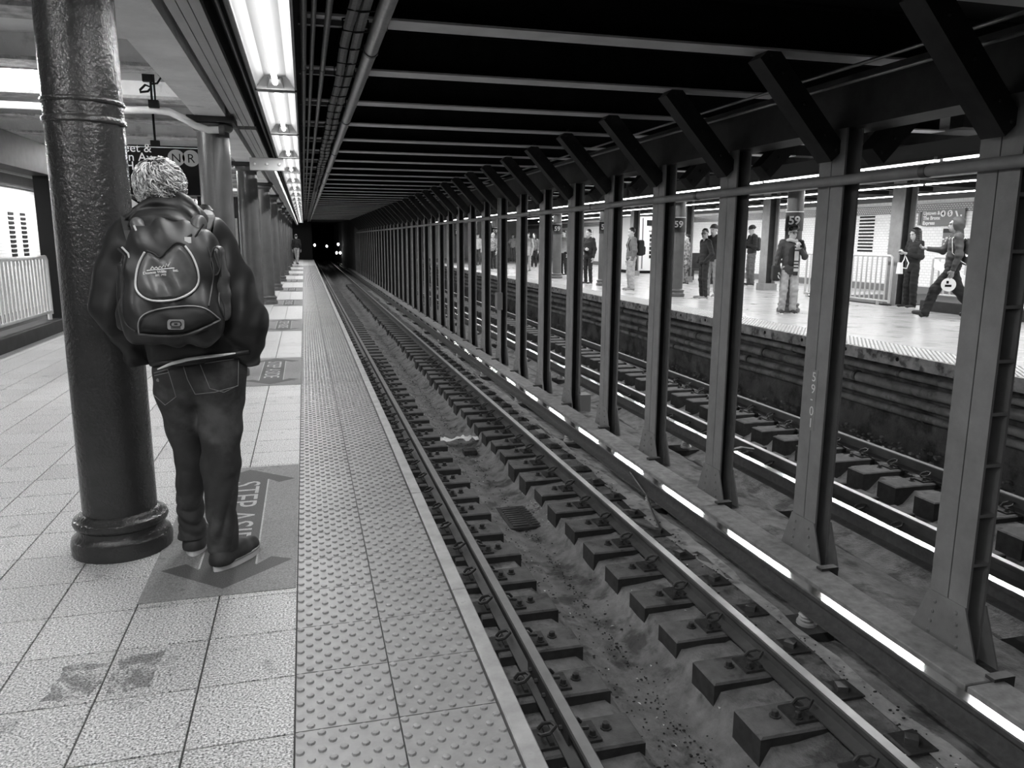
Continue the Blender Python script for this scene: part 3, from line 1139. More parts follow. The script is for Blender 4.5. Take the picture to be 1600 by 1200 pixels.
def make_railing(x, ya, yb, z0, z1, step, label, m, name='railing', along='y', r=.02, rt=.028):
    root = empty(name, (x, ya, z0) if along == 'y' else (ya, x, z0), label, 'railing')
    def pt(t, z):
        return (x, t, z) if along == 'y' else (t, x, z)
    MB().tube([pt(ya, z0+.06), pt(ya, z1-.05), pt(ya+.05, z1), pt(yb-.05, z1), pt(yb, z1-.05), pt(yb, z0+.06)], rt, 8).build('frame_rail', m, root, smooth=True)
    MB().tube([pt(ya, z0+.1), pt(yb, z0+.1)], rt*.9, 8).build('bottom_rail', m, root, smooth=True)
    n = int((yb-ya)/step)
    bar = MB().tube([(0, 0, z0+.1), (0, 0, z1)], r, 6).mesh('bar', smooth=True)
    bar.materials.append(m)
    for k in range(1, n):
        o = link('bar', bar, None, root)
        q = pt(ya+(yb-ya)*k/n, 0)
        o.location = Vector(q)-root.location
    for t in (ya+.35, yb-.1):
        MB().tube([pt(t, z0-.02), pt(t, z0+.1)], rt*1.2, 8).build('foot', m, root, smooth=True)
    return root


make_railing(-3.97, 10.6, 13.85, .225, 1.19, .145, 'pale barred railing on the dark curb at the left edge', M_RAILING)
make_railing(-3.97, 6.6, 10.4, .225, 1.19, .145, 'pale barred railing nearer the camera, beyond the left frame edge', M_RAILING)
p = MB().box(-4.1, -3.86, 14.05, 14.35, 0, 2.45).build('left_post', M_BLACK, loc=(-3.98, 14.2, 0))
tag(p, 'black square post standing at the end of the left railing', 'post')
o = MB().box(-4.15, -3.8, -8, 57, 2.45, 2.9).build('left_girder', M_STEEL2)
tag(o, 'dark girder under the left ceiling above the railing', 'girder')
for i, (x, z) in enumerate(((-4.3, 2.62), (-4.55, 2.7), (-4.8, 2.58))):
    pipe('ceiling_pipe', [(x, 4, z), (x, 40, z)], .03, M_PIPE, '%s pale pipe high above the left railing' % ('nearest', 'middle', 'furthest')[i])
wl = MB().box(-6.7, -6.5, 5, 57, -1.5, 2.62).build('wall_left', M_WTILE)
struct(wl, 'white tiled wall beyond the left railing')
MB().box(-6.8, -6.3, 5, 57, 2.62, 3.12).build('wall_head', M_STEEL2, wl)
struct(MB().box(-6.5, -3.85, -8, FAR, -.4, -.2).build('floor_stair', M_DIRT))
for y in (20.45, 21.25):
    for k in range(12):
        MB().box(-6.5, -6.485, y-.17, y+.17, .84+.105*k, .84+.105*k+.065).build('vent_slot', M_BLACK, wl)
# light over the stair behind the left railing
for k in range(3):
    lf2 = empty('light_fixture', (-5.6, 12+9*k, 2.7), '%s fluorescent strip over the stairs behind the left railing' % ('nearest', 'middle', 'furthest')[k], 'light fixture')
    MB().box(-5.7, -5.5, 11.0+9*k, 13.0+9*k, 2.73, 2.79).build('housing', M_COND, lf2)
    MB().tube([(-5.6, 11.05+9*k, 2.715), (-5.6, 12.95+9*k, 2.715)], .03, 8).build('tube', M_TUBEF, lf2, smooth=True)
    area('tube_light', (0, 0, -.017), .05, 1.9, W_FAR*2, lf2)
# interior behind the signs
bw = MB().box(-3.6, -1.55, 30, 30.2, 0, 3.12).build('wall_back', M_STEEL2)
struct(bw)
o = MB().box(-2.9, -2.3, 29.97, 30.0, 1.1, 2.2).build('pale_panel', M_PANEL, bw)  # plain pale panel set on the dark back wall

# ------------------------------------------------------------------ litter and drain on the track
dr = empty('track_drain', (2.08, 7.28, -1.34), 'square slotted drain grate in the trough of the near track', 'drain')
MB().box(1.86, 2.30, 6.98, 7.6, -1.345, -1.315).build('grate_frame', M_IRON, dr)
for s in (0, 1):
    for k in range(9):
        MB().box(1.90+.2*s, 2.06+.2*s, 7.03+.06*k, 7.065+.06*k, -1.316, -1.305).build('grate_bar', M_COND, dr)
sk = empty('crumpled_wrapper', (2.0, 10.3, -1.3), 'crumpled pale plastic wrapper lying across the near track trough', 'litter')
V = []
for i in range(15):
    for j in range(4):
        V.append((1.70+.045*i, 10.28+.06*(j-1.5)+random.uniform(-.02, .02), -1.27+random.uniform(0, .06)))
MB().add(V, [(i*4+j, i*4+j+1, i*4+j+5, i*4+j+4) for i in range(14) for j in range(3)]).build('film', M_PAPER, sk)
MB().box(1.95, 2.12, 9.75, 9.9, -1.34, -1.28).build('carton', M_IRON, sk)
kinds = ['scrap of pale paper', 'flattened bottle cap', 'dark pebble of ballast', 'twist of pale foil']
lit = MB()
for k in range(2200):
    y = 2.2+22*random.random()**1.6
    x = random.choice([random.gauss(2.02, .025), random.gauss(2.02, .035), random.gauss(1.80, .06), random.uniform(1.66, 2.2), random.uniform(3.0, 3.2)])
    z = float(bed(x))+.014
    s = random.uniform(.003, .009)
    lit.ell((x, y, z), (s*random.uniform(.6, 1.8), s, s*.6), 5, 3)
o = lit.build('track_grit', M_DIRT, smooth=False)
o['kind'] = 'stuff'
tag(o, 'loose grit and crumbs strewn along the near track trough', 'debris')
lit = MB()
for k in range(140):
    y = 2.3+16*random.random()**1.4
    x = random.uniform(1.66, 3.2)
    z = float(bed(x))+.016
    a, b = random.uniform(.006, .02), random.uniform(.004, .01)
    t = random.uniform(0, 3.14)
    ca, sa = math.cos(t), math.sin(t)
    lit.add([(x+a*ca, y+a*sa, z), (x-b*sa, y+b*ca, z+.006), (x-a*ca, y-a*sa, z), (x+b*sa, y-b*ca, z+.003)], [(0, 1, 2, 3)])
o = lit.build('paper_scraps', M_PAPER)
o['kind'] = 'stuff'
tag(o, 'tiny pale paper scraps scattered over the near track', 'litter')
gr = MB()
for k in range(500):
    a = random.gauss(0, .12)
    gr.ell((2.36+random.gauss(0, .06), 7.35+a*1.6, -1.26+random.uniform(-.04, .02)), (.012, .014, .01), 5, 3)
o = gr.build('gravel_pile', M_CONC2)
o['kind'] = 'stuff'
tag(o, 'small heap of pale gravel beside the track drain', 'gravel')
# cable between running rail and third rail
o = MB().tube([(2.78, 6.3, -1.05), (3.0, 6.0, -1.08), (3.1, 6.4, -1.05), (3.2, 6.75, -1.0), (3.22, 7.2, -.9)], .013, 6).build('bond_cable', M_COND, smooth=True, loc=(3.0, 6.3, -1.1))
tag(o, 'looping bond cable from the running rail to the third rail', 'cable')
# ------------------------------------------------------------------ opposite platform
XO = 7.36
fo = MB().box(XO+.64, 17.2, -8, FAR+30, ZO-.3, ZO).build('floor_opposite', M_OFLOOR)
struct(fo, 'bright polished floor of the opposite platform')
# outline of far paving tiles within reach of the eye is carried by joints
mb = MB()
for k in range(60):
    mb.box(XO+.64, 16.5, 6+.66*k, 6.012+.66*k, ZO, ZO+.0006)
for k in range(14):
    mb.box(XO+.64+.66*k, XO+.652+.66*k, 5, FAR, ZO, ZO+.0006)
o = mb.build('floor_joints', mat('far_joint', .45, .6), fo)
o['kind'] = 'stuff'
ts = MB().box(XO, XO+.64, 0, FAR+30, ZO-.159, ZO-.0115).build('tactile_strip', M_GROUT)
tag(ts, 'bright ribbed warning strip along the opposite platform edge', 'tactile strip')
tmo = tactile_mesh('tactile_tile_opposite', False)
tmo.materials.clear()
tmo.materials.append(mat('tactile_far', .40, .45, rnd=.05))
for r in range(75):
    for c in range(2):
        o = link('tactile_tile', tmo, None, ts)
        o.location = (XO+TW*(c+.5), 5+TD*(r+.5), ZO)
mb = MB()
for c in range(2):
    mb.box(XO+TW*c+.003, XO+TW*(c+1)-.003, 5+TD*75, FAR+30, ZO-.012, ZO+.003)
o = mb.build('distant_tactile_tiles', MATS['tactile_far'], ts)
o['kind'] = 'stuff'
fa = MB().box(XO-.03, XO, 0, FAR+30, ZO-.16, ZO-.002).build('opposite_edge_fascia', mat('stained_fascia', .4, .8, noise=(5, .6, 8), stains=(8, .7, .52)))
tag(fa, 'stained concrete fascia along the opposite platform edge', 'fascia')
for k in range(30):
    MB().tube([(XO-.034, 5.2+1.0*k, ZO-.07), (XO-.02, 5.2+1.0*k, ZO-.07)], .028, 8).build('fascia_bolt', M_BLACK, fa)
wo = MB().box(XO+.22, XO+.4, 0, FAR+30, -1.4, ZO-.16).build('wall_opposite_edge', mat('grimy_wall', .11, .9, noise=(2.5, .5, 8), stains=(3, .6, .5), bump=(20, .02)))
struct(wo)
for i, (x, z, r) in enumerate(((XO+.12, -.36, .07), (XO+.13, -.54, .055), (XO+.12, -.70, .05), (XO+.13, -.2, .045))):
    pipe('edge_pipe', [(x, 1, z)]+[(x+random.uniform(-.015, .015), y, z+random.uniform(-.02, .02)) for y in np.arange(3, 40, 1.6)]+[(x, 80, z)], r, mat('grimy_pipe', .2, .6, noise=(4, .6, 6), stains=(6, .5, .55)),
         '%s grimy pipe under the opposite platform edge' % ('thickest', 'second-highest', 'lowest', 'topmost')[i], bands=[(x, 4.5+2.3*k+.5*i, z) for k in range(9)])
mb = MB()
for k in range(700):
    s = random.uniform(.01, .035)
    mb.ell((random.uniform(6.95, 7.5), 4+26*random.random(), -1.13+random.uniform(0, .05)), (s, s*1.3, s*.7), 5, 3)
o = mb.build('wall_rubble', M_CONC)
o['kind'] = 'stuff'
tag(o, 'rubble and dirt heaped along the foot of the opposite platform wall', 'rubble')

# ceiling, soffits, light rows
co = MB().box(7.55, 17.2, -8, FAR+30, 3.0, 3.2).build('ceiling_opposite', mat('far_ceiling', .10, .8, noise=(3, .3)))
struct(co, 'dark ceiling over the opposite platform')
for k in range(36):
    MB().box(7.6, 17, 3+1.643*k-.1, 3+1.643*k+.1, 2.84, 3.0).build('ceiling_rib', M_STEEL2, co)
for x0, x1, z0, z1, nm in ((8.25, 8.62, 2.6, 2.83, 'upper'), (8.65, 8.95, 2.42, 2.6, 'lower')):
    s_ = MB().box(x0, x1, 0, 57.9, z0, z1).build('opposite_soffit', mat('far_soffit', .16, .6), loc=(x0, 0, z0))
    tag(s_, '%s grey soffit band above the opposite platform' % nm, 'soffit')
for row, (x, z) in enumerate(((7.88, 2.505), (11.3, 2.54), (14.6, 2.62))):
    for k in range(11):
        y = 6.4+4.0*k
        f = empty('light_fixture', (x, y, z), '%s fluorescent strip from the camera in the %s row across the tracks' % (ORD[k], ('front', 'middle', 'back')[row]), 'light fixture', 'fluorescent strips over the opposite platform')
        if k == 0:
            hm = MB().box(-.09, .09, -1.97, 1.97, .025, .07).box(-.03, .03, -.03, .03, .07, 3.0-z).mesh('housing')
            hm.materials.append(M_COND)
            tmh = MB().box(-.018, .018, -1.95, 1.95, .004, .025).mesh('tube')
            tmh.materials.append(M_TUBEF)
        link('housing', hm, None, f)
        link('tube', tmh, None, f)
        if k < 10:
            area('tube_light', (0, 0, .002), .036, 3.8, W_FAR, f)
pipe('far_conduit', [(8.1, 2, 2.4), (8.1, 60, 2.4)], .03, M_STEEL2, 'dark conduit under the front light row across the tracks', 'conduit')

# walls
wr = MB().box(16.5, 16.8, 2, FAR+30, -.3, 2.62).build('wall_right', M_WTILE)
struct(wr, 'white tiled wall at the back of the opposite platform')
MB().box(16.47, 16.5, 2, FAR+30, 2.28, 2.52).build('mosaic_frieze', M_MOSAIC, wr)
MB().box(16.42, 16.8, 2, FAR+30, 2.62, 3.0).build('wall_cornice', MATS['far_soffit'], wr)
MB().box(16.46, 16.5, 2, FAR+30, ZO, ZO+.2).build('wall_plinth', M_SIGNG, wr)
for k in range(12):
    MB().box(16.485, 16.5, 19.9, 20.55, 1.2+.1*k, 1.25+.1*k).build('vent_slot', M_BLACK, wr)
for k in range(14):
    MB().box(16.492, 16.5, 18.2, 19.3, 1.1+.09*k, 1.108+.09*k).build('joint_line', M_SIGNG, wr)
struct(MB().box(8.6, 16.5, FAR, FAR+.2, 0, 3.0).build('wall_opposite_end', M_WTILEX))

# direction sign and poster
sg = empty('direction_sign', (16.44, 17.1, 1.9), 'grey sign reading Uptown & The Bronx Express with 4 and 5 bullets', 'sign')
MB().box(16.42, 16.45, 16.55, 17.98, 1.93, 2.36).build('board', M_SIGNG, sg)
for i, t in enumerate(('Uptown &', 'The Bronx', 'Express')):
    text_obj('lettering', t, .135, frame((16.415, 17.93, 2.22-.13*i), (0, -1, 0), (0, 0, 1)), M_PAPER, sg, .002, bold=.004)
for y, t in ((17.25, '4'), (17.02, '5')):
    MB().tube([(16.419, y, 2.24), (16.412, y, 2.24)], .085, 20).build('bullet', M_PAPER, sg)
    text_obj('lettering', t, .15, frame((16.41, y, 2.19), (0, -1, 0), (0, 0, 1)), M_SIGNB, sg, .002, 'CENTER', .003)
MB().add([(16.41, 16.86, 2.3), (16.41, 16.80, 2.3), (16.41, 16.68, 2.06), (16.41, 16.68, 2.2), (16.41, 16.62, 2.2), (16.41, 16.62, 1.98), (16.41, 16.80, 1.98), (16.41, 16.80, 2.03), (16.41, 16.72, 2.03)],
         [(0, 1, 2, 8), (2, 3, 4, 5), (2, 5, 6, 7), (2, 7, 8)]).build('arrow', M_PAPER, sg)
o = MB().box(16.43, 16.46, 18.05, 18.13, 1.95, 2.3).build('narrow_sign', M_SIGNG, loc=(16.45, 18.24, 1.95))
tag(o, 'narrow grey plate left of the Uptown sign', 'sign')
po = empty('wall_poster', (16.44, 16.95, 1.25), 'small grey picture poster under the Uptown sign', 'poster')
MB().box(16.43, 16.46, 16.75, 17.2, 1.28, 1.85).build('sheet', MATS['sign_grey'], po)
MB().box(16.425, 16.43, 16.75, 17.2, 1.74, 1.85).build('heading', M_STEEL2, po)
mb = MB()
for k in range(22):
    y, z = random.uniform(16.78, 17.14), random.uniform(1.30, 1.62)
    mb.box(16.426, 16.43, y, y+random.uniform(.02, .07), z, z+random.uniform(.02, .08))
mb.build('picture', M_PAPER, po)['kind'] = 'stuff'

# round "59" columns and square steel columns
def far_column(x, y, label, big):
    r = make_column(x, y, label, M_COLM2, 2.55, ZO, 'round columns of the opposite platform', 20)
    MB().lathe([(.172, 1.62), (.172, 2.0)], (x, y, ZO), 20).build('number_band', mat('band_dark', .03, .5), r, smooth=True)
    MB().lathe([(.175, 1.985), (.175, 2.0)], (x, y, ZO), 20).build('white_rule', M_PAPER, r, smooth=True)
    d = Vector((-x, -y, 0)).normalized()
    t = text_obj('lettering', '59', .22, frame((x+d.x*.176, y+d.y*.176, ZO+1.75), (-d.y, d.x, 0) if False else (-d.y*-1*-1, d.x, 0), (0, 0, 1)), M_PAPER, r, .003, 'CENTER', .006)
    return r


for k, (x, y) in enumerate(((9.5, 13.75), (9.22, 18.2), (9.15, 23.1), (9.1, 27.7), (9.1, 32.6), (9.1, 37.5), (9.1, 42.4), (9.1, 47.3))):
    far_column(x, y, ('dark round column marked 59 behind the person with the scarf', 'dark round column marked 59 left of the two people standing close together', 'round column marked 59 mostly hidden by the fourth pillar', 'round column marked 59 beside the person in the suit')[k] if k < 4
               else '%s round column marked 59 on the opposite platform, counting from the camera' % ORD[k], k < 4)


def steel_column(x, y, label, w=.32, bh=.2):
    r = empty('steel_column', (x, y, ZO), label, 'column')
    MB().box(x-w/2, x-w/2+.03, y-w/2, y+w/2, ZO, 2.85).build('flange', M_STEEL, r)
    MB().box(x+w/2-.03, x+w/2, y-w/2, y+w/2, ZO, 2.85).build('flange', M_STEEL, r)
    MB().box(x-w/2+.03, x+w/2-.03, y-.02, y+.02, ZO, 2.85).build('web', M_STEEL2, r)  # darker web: shade between the flanges put into the colour
    MB().box(x-w/2-.04, x+w/2+.04, y-w/2-.04, y+w/2+.04, ZO, ZO+bh).build('base_casing', M_STEEL, r)
    return r


steel_column(12.97, 14.75, 'square steel column the person with the white handbag leans against', .36, .02)
steel_column(13.1, 20.1, 'square steel column right of the person reading in a beanie', .34)
steel_column(12.8, 24.6, 'square steel column behind the two people standing close together', .3)
steel_column(13.0, 29.5, 'square steel column beside the news stand', .3)
make_railing(12.62, 14.55, 17.6, ZO, 1.19, .16, 'barred pale railing left of the person with the white handbag', M_RAILING2)
make_railing(12.64, 10.6, 13.4, ZO+.245, 1.19, .16, 'barred railing behind the walking hooded person', M_RAILING2)
o = MB().chamfer(12.5, 12.8, 10.4, 13.5, ZO, ZO+.22, .01).build('stair_curb', MATS['curb'])
tag(o, 'dark curb under the railing behind the walking hooded person', 'curb')
o = MB().chamfer(12.66, 16.4, 14.6, 17.6, ZO-.04, ZO+.02, .01).build('stair_curb', MATS['curb'])
tag(o, 'dark stair opening floor behind the left barred railing', 'curb')
bn = empty('caution_banner', (12.58, 12.7, .9), 'pale diagonal banner fixed to the railing behind the hooded walker', 'banner')
MB().add([(12.56, 13.3, .98), (12.56, 11.9, .42), (12.56, 11.9, .62), (12.56, 13.3, 1.16), (12.57, 13.3, .98), (12.57, 11.9, .42), (12.57, 11.9, .62), (12.57, 13.3, 1.16)],
         [(0, 1, 2, 3), (7, 6, 5, 4), (0, 4, 5, 1), (3, 2, 6, 7)]).build('strip', M_PAPER, bn)

# news stand
ns = empty('news_stand', (15.0, 31.3, ZO), 'white news stand with a black NEWS sign and rows of papers', 'news stand')
MB().box(13.85, 16.3, 31.3, 33.2, ZO+.12, 2.5).build('cabin', M_WHITE, ns)
MB().box(13.8, 16.35, 31.25, 33.25, ZO, ZO+.12).build('plinth', M_SIGNB, ns)
MB().box(14.35, 16.0, 31.26, 31.3, 2.12, 2.36).build('sign_board', M_SIGNB, ns)
text_obj('lettering', 'NEWS', .24, frame((15.0, 31.255, 2.15), (1, 0, 0), (0, 0, 1)), M_PAPER, ns, .002, 'CENTER', .008)
for x in (13.95, 14.15):
    MB().box(x, x+.04, 31.27, 31.3, ZO+.2, 2.45).build('door_frame', M_SIGNG, ns)
MB().box(14.45, 15.9, 31.28, 31.3, 1.86, 1.92).build('shelf', M_SIGNG, ns)
for r in range(7):
    for c in range(7):
        if random.random() < .85:
            x = 14.5+.2*c
            z = .55+.18*r
            MB().box(x, x+.12, 31.275, 31.3, z, z+.13).build('magazine', random.choice([M_STEEL2, M_SIGNG, M_SIGNB]), ns)
bn = empty('bench', (14.9, 26.2, ZO), 'dark bench behind the two people standing close together', 'bench')
MB().box(13.6, 15.4, 26.1, 26.2, .45, 1.05).build('backrest', M_STEEL2, bn)
MB().box(13.6, 15.4, 25.7, 26.2, .42, .48).build('seat', M_STEEL2, bn)
for x in (13.65, 14.5, 15.3):
    MB().box(x, x+.08, 25.72, 26.18, ZO, .42).build('leg', M_STEEL2, bn)
tb = empty('trash_bin', (13.6, 23.8, ZO), 'dark bin beside the person reading in a beanie', 'bin')
MB().lathe([(.24, 0), (.26, .7), (.27, .72), (.22, .74)], (13.25, 23.4, ZO), 14).build('body', M_STEEL2, tb)
MB().lathe([(.27, .72), (.27, .80), (.1, .86)], (13.25, 23.4, ZO), 14).build('rim', M_SIGNG, tb)
# posters on the back wall
for i, (y, z0, z1, wd, lb) in enumerate(((25.4, 1.1, 2.1, .9, 'pale notice sheet covered in print behind the person reading in a beanie'), (36.0, 1.0, 2.0, 1.2, 'framed dark poster on the back wall beyond the news stand'), (44.0, .9, 2.1, 1.2, 'pale framed timetable far along the back wall'))):
    e = empty('wall_poster', (16.45, y, z0), lb, 'poster')
    MB().box(16.44, 16.48, y-wd/2, y+wd/2, z0, z1).build('sheet', (M_PAPER, M_SIGNB, M_PAPER)[i], e)
    mb = MB()
    for k in range(8):
        mb.box(16.435, 16.44, y-wd*.42, y+wd*random.uniform(.1, .42), z0+.08+k*(z1-z0)/9, z0+.14+k*(z1-z0)/9)
    mb.build('printed_lines', (M_SIGNG, M_SIGNG, M_SIGNG)[i], e)
# tunnel signal lamps
for i, (x, y, z) in enumerate(((1.0, 80, .85), (2.3, 85, .7), (3.2, 78, .95), (3.1, 80, .1), (3.45, 80, .1))):
    e = empty('signal_lamp', (x, y, z), '%s small bright lamp in the dark tunnel mouth, from the left' % ORD[i], 'signal lamp', 'tunnel lamps')
    MB().lathe([(.14, -.2), (.16, -.2), (.16, .2), (.1, .24)], (x, y, z), 10).build('hood', M_BLACK, e)
    MB().box(x-.04, x+.04, y+.05, y+.12, -1.2, z).build('mast', M_BLACK, e)
    MB().ell((x, y-.16, z), (.1, .06, .13), 8, 6).build('lens', M_TUBEF, e)
# ------------------------------------------------------------------ people
M_SKIN = mat('skin', .42, .5)
M_SKIND = mat('skin_dark', .22, .5)
M_HAIRB = mat('hair_black', .010, .45, noise=(60, .4))
M_HAIRD = mat('hair_dark', .03, .5, noise=(60, .4))
M_NAVY = mat('cloth_black', .014, .85, noise=(8, .3))
M_CHAR = mat('cloth_charcoal', .045, .85, noise=(8, .25))
M_MID = mat('cloth_grey', .13, .85, noise=(8, .2))
M_LITE = mat('cloth_light', .42, .85, noise=(8, .15))
M_KHAKI = mat('cloth_khaki', .34, .85, noise=(10, .2))
M_DENIM = mat('cloth_denim', .10, .85, noise=(12, .3))
M_PATT = mat('cloth_patterned', .22, .85, noise=(26, .95, 1))
M_CAMO = mat('cloth_camo', .16, .85, noise=(14, .9, 1))
M_SOLE = mat('shoe_sole', .7, .6)
M_SHOEB = mat('shoe_black', .02, .6)
M_SHOEG = mat('shoe_grey', .2, .6)
M_EYE = mat('eye_dark', .01, .2)
M_LIP = mat('lip', .2, .5)


def folds(a, f, seed):
    def d(P):
        x, y, z = P[..., 0], P[..., 1], P[..., 2]
        return a*(np.sin(f*(z+.35*x)+3*np.sin(7*x+seed)+2*np.sin(6*y+seed*2))*.6+np.sin(f*1.7*(z-.5*x+.3*y)+seed+2.5*np.sin(9*y+5*x))*.4)
    return d


def hand_prims(w, d, palm, thumb_side, curl=.5, s=1.0):
    """palm and five unequal bent fingers; d points from wrist to knuckles, palm is the palm normal"""
    d = np.array(d, float)
    d /= np.linalg.norm(d)
    palm = np.array(palm, float)
    palm -= d*(palm @ d)
    palm /= np.linalg.norm(palm)
    side = np.cross(d, palm)*thumb_side
    P = [cap(w, w+d*.035*s, .024*s, .026*s)]
    for i, (o, L) in enumerate(((.030, .068), (.010, .078), (-.010, .072), (-.029, .056))):
        k = w+d*.088*s+side*o*s
        P.append(cap(w+d*.03*s+side*o*.6*s, k, .016*s, .011*s))
        d2 = d*math.cos(curl)+palm*math.sin(curl)
        m = k+d2*L*.5*s
        d3 = d*math.cos(curl*2.1)+palm*math.sin(curl*2.1)
        P += [cap(k, m, .0098*s, .0088*s), cap(m, m+d3*L*.5*s, .0088*s, .0076*s)]
    b = w+d*.022*s+side*.024*s
    m = b+(d*.5+side*.6+palm*.45)*.045*s
    P += [cap(b, m, .0145*s, .011*s), cap(m, m+(d*.85+palm*.45)*.032*s, .011*s, .0085*s)]
    return P


def person(label, loc, yaw, h, top, pants, shoes, skin=None, hair=None, hair_style='short', arms=('down', 'down'), legs='stand', head_yaw=0.0, head_pitch=0.0, build=1.0,
           hem=.88, hood=False, res=.012, hat=None, top_name='jacket', shoe_sole=True, glasses=False, wide_leg=1.0, hair_len=1.2):
    skin = skin or M_SKIN
    hair = hair or M_HAIRB
    s = h/1.75
    B = build
    A = np.array
    # joints, facing -y
    hipz = .93
    J = {}
    for sx in (-1, 1):
        k = 'L' if sx > 0 else 'R'
        J['hip'+k] = A([sx*.088*B, 0, hipz-.03])
        if legs == 'walk':
            f = -1 if sx > 0 else 1
            J['knee'+k] = A([sx*.09, f*.20-.06, .50])
            J['ank'+k] = A([sx*.09, f*.36+(.05 if f > 0 else -.02), .10 if f < 0 else .13])
            J['toe'+k] = J['ank'+k]+A([sx*.01, -.17, -.06 if f > 0 else .0])
        else:
            J['knee'+k] = A([sx*.10*B, -.015, .50])
            J['ank'+k] = A([sx*.105*B, .02, .085])
            J['toe'+k] = A([sx*.13*B, -.155, .035])
        J['sh'+k] = A([sx*.178*B, .01, 1.425])
        m = arms[0] if sx < 0 else arms[1]
        tb = {'down': ((.235*B, .035, 1.12), (.235*B, -.04, .86)), 'pocket': ((.275*B, .06, 1.13), (.19*B, -.09, .93)), 'phone': ((.235*B, .0, 1.13), (.09, -.24, 1.20)),
              'phone_high': ((.25*B, -.06, 1.15), (.12, -.26, 1.32)), 'behind': ((.25*B, .09, 1.13), (.16*B, .10, .9)), 'forward': ((.22*B, -.14, 1.18), (.18, -.40, 1.22)),
              'back': ((.23*B, .16, 1.16), (.23*B, .22, .91)), 'cross': ((.24*B, -.02, 1.12), (-.05, -.2, 1.12))}[m]
        J['el'+k] = A([sx*tb[0][0], tb[0][1], tb[0][2]])
        J['wr'+k] = A([sx*tb[1][0], tb[1][1], tb[1][2]])
    for k in J:
        J[k] = J[k]*s
    Hc = A([0, -.025, 1.615])*s
    Rh = rotm(head_pitch, 0, head_yaw)
    def hp(x, y, z):
        return Hc+Rh @ (A([x, y, z])*s)
    R = Rh
    body = [cap(A([0, .01, 1.40])*s, A([0, -.005, 1.55])*s, .058*s, .055*s),
            ell(hp(0, .012, .045), A([.076, .095, .09])*s, R), ell(hp(0, -.025, -.03), A([.062, .07, .085])*s, R), ell(hp(0, -.055, -.075), A([.038, .035, .035])*s, R),
            cap(hp(0, -.088, .022), hp(0, -.108, -.018), .009*s, .014*s), cap(hp(-.035, -.083, .045), hp(.035, -.083, .045), .013*s),
            cap(hp(-.02, -.09, -.052), hp(.02, -.09, -.052), .009*s),
            ell(hp(.078, .01, .0), A([.012, .022, .034])*s, R), ell(hp(-.078, .01, .0), A([.012, .022, .034])*s, R)]
    body += [ell(A([0, .01, 1.25])*s, A([.14*B, .085, .22])*s), ell(A([0, .01, 1.0])*s, A([.13*B, .085, .15])*s)]
    tops = [ell(A([0, .01, 1.28])*s, A([.175*B, .115*B, .20])*s), ell(A([0, .005, 1.08])*s, A([.165*B, .118*B, .18])*s), cap(A([-.15*B, .015, 1.41])*s, A([.15*B, .015, 1.41])*s, .066*s),
            cap(A([-.06, .02, 1.47])*s, A([.06, .02, 1.47])*s, .05*s), ell(A([0, .0, (hem+1.03)/2])*s, A([.165*B, .122*B, max(.06, (1.10-hem)*.62)])*s)]
    if hem < .8:
        tops.append(cap(A([0, 0, 1.0])*s, A([0, 0, hem+.1])*s, .15*B*s, .175*B*s))
    trou = [ell(A([0, .015, .95])*s, A([.150*B, .115*B, .12])*s)]
    shoe = {}
    for k in 'LR':
        sx = 1 if k == 'L' else -1
        body += [cap(J['hip'+k], J['knee'+k], .06*s, .045*s), cap(J['knee'+k], J['ank'+k], .045*s, .034*s), cap(J['sh'+k], J['el'+k], .042*s, .036*s), cap(J['el'+k], J['wr'+k], .036*s, .024*s)]
        m = arms[0] if k == 'R' else arms[1]
        dr = J['wr'+k]-J['el'+k]
        dr /= np.linalg.norm(dr)
        if m in ('phone', 'phone_high', 'forward', 'cross'):
            body += hand_prims(J['wr'+k]+dr*.01, dr, A([-sx*.5, -.2, .9]) if m != 'cross' else A([0, 1, 0]), sx if m != 'cross' else -sx, .6, s)
        elif m != 'pocket':
            body += hand_prims(J['wr'+k]+dr*.01, dr*.9+A([0, 0, -.4]), A([-sx, -.2, 0]), -1 if sx > 0 else 1, .35, s)
        tops += [cap(J['sh'+k], J['el'+k], .066*B*s, .056*B*s), cap(J['el'+k], J['wr'+k]-dr*.012, .056*B*s, .043*s)]
        trou += [cap(J['hip'+k], J['knee'+k], .088*B*s, .068*wide_leg*s), cap(J['knee'+k], J['ank'+k]+A([0, 0, .0]), .066*wide_leg*s, .056*wide_leg*s)]
        a, t = J['ank'+k], J['toe'+k]
        f = t-a
        f[2] = 0
        f /= np.linalg.norm(f)
        g = A([a[0], a[1], t[2] if legs != 'walk' else a[2]-.05*s])
        shoe[k] = ([cap(a+A([0, 0, -.01*s]), g+f*.05*s, .045*s, .04*s), cap(g-f*.035*s, t, .036*s, .034*s), cap(t-f*.06*s, t+f*.01*s, .040*s, .034*s)], a, t, f)
    if hood:
        tops += [ell(hp(0, .035, .03), A([.108, .115, .135])*s, R), cap(hp(0, .07, -.10), A([0, .03, 1.44])*s, .07*s, .09*s)]
    bo = link('person', soft_mesh('person', body, res*.8, .022*s), skin)
    bo.location = loc
    bo.rotation_euler = (0, 0, yaw)
    tag(bo, label, 'person')
    hz = hem*s
    def cut_top(G):
        return hz-G[..., 2]
    cutf = cut_top
    if hood:
        hc, Ri = Hc, Rh
        def cut_hood(G):
            q = (G-hc) @ Ri
            face = np.maximum(np.abs(q[..., 0])/(.066*s)-1, np.maximum((q[..., 1]+.055*s)/(.05*s), np.abs(q[..., 2]+.01*s)/(.105*s)-1))
            return np.maximum(hz-G[..., 2], -face*.05)
        cutf = cut_hood
    link(top_name, soft_mesh(top_name, tops, res, .035*s, folds(.006*s, 42, loc[0]), cutf), top, bo)
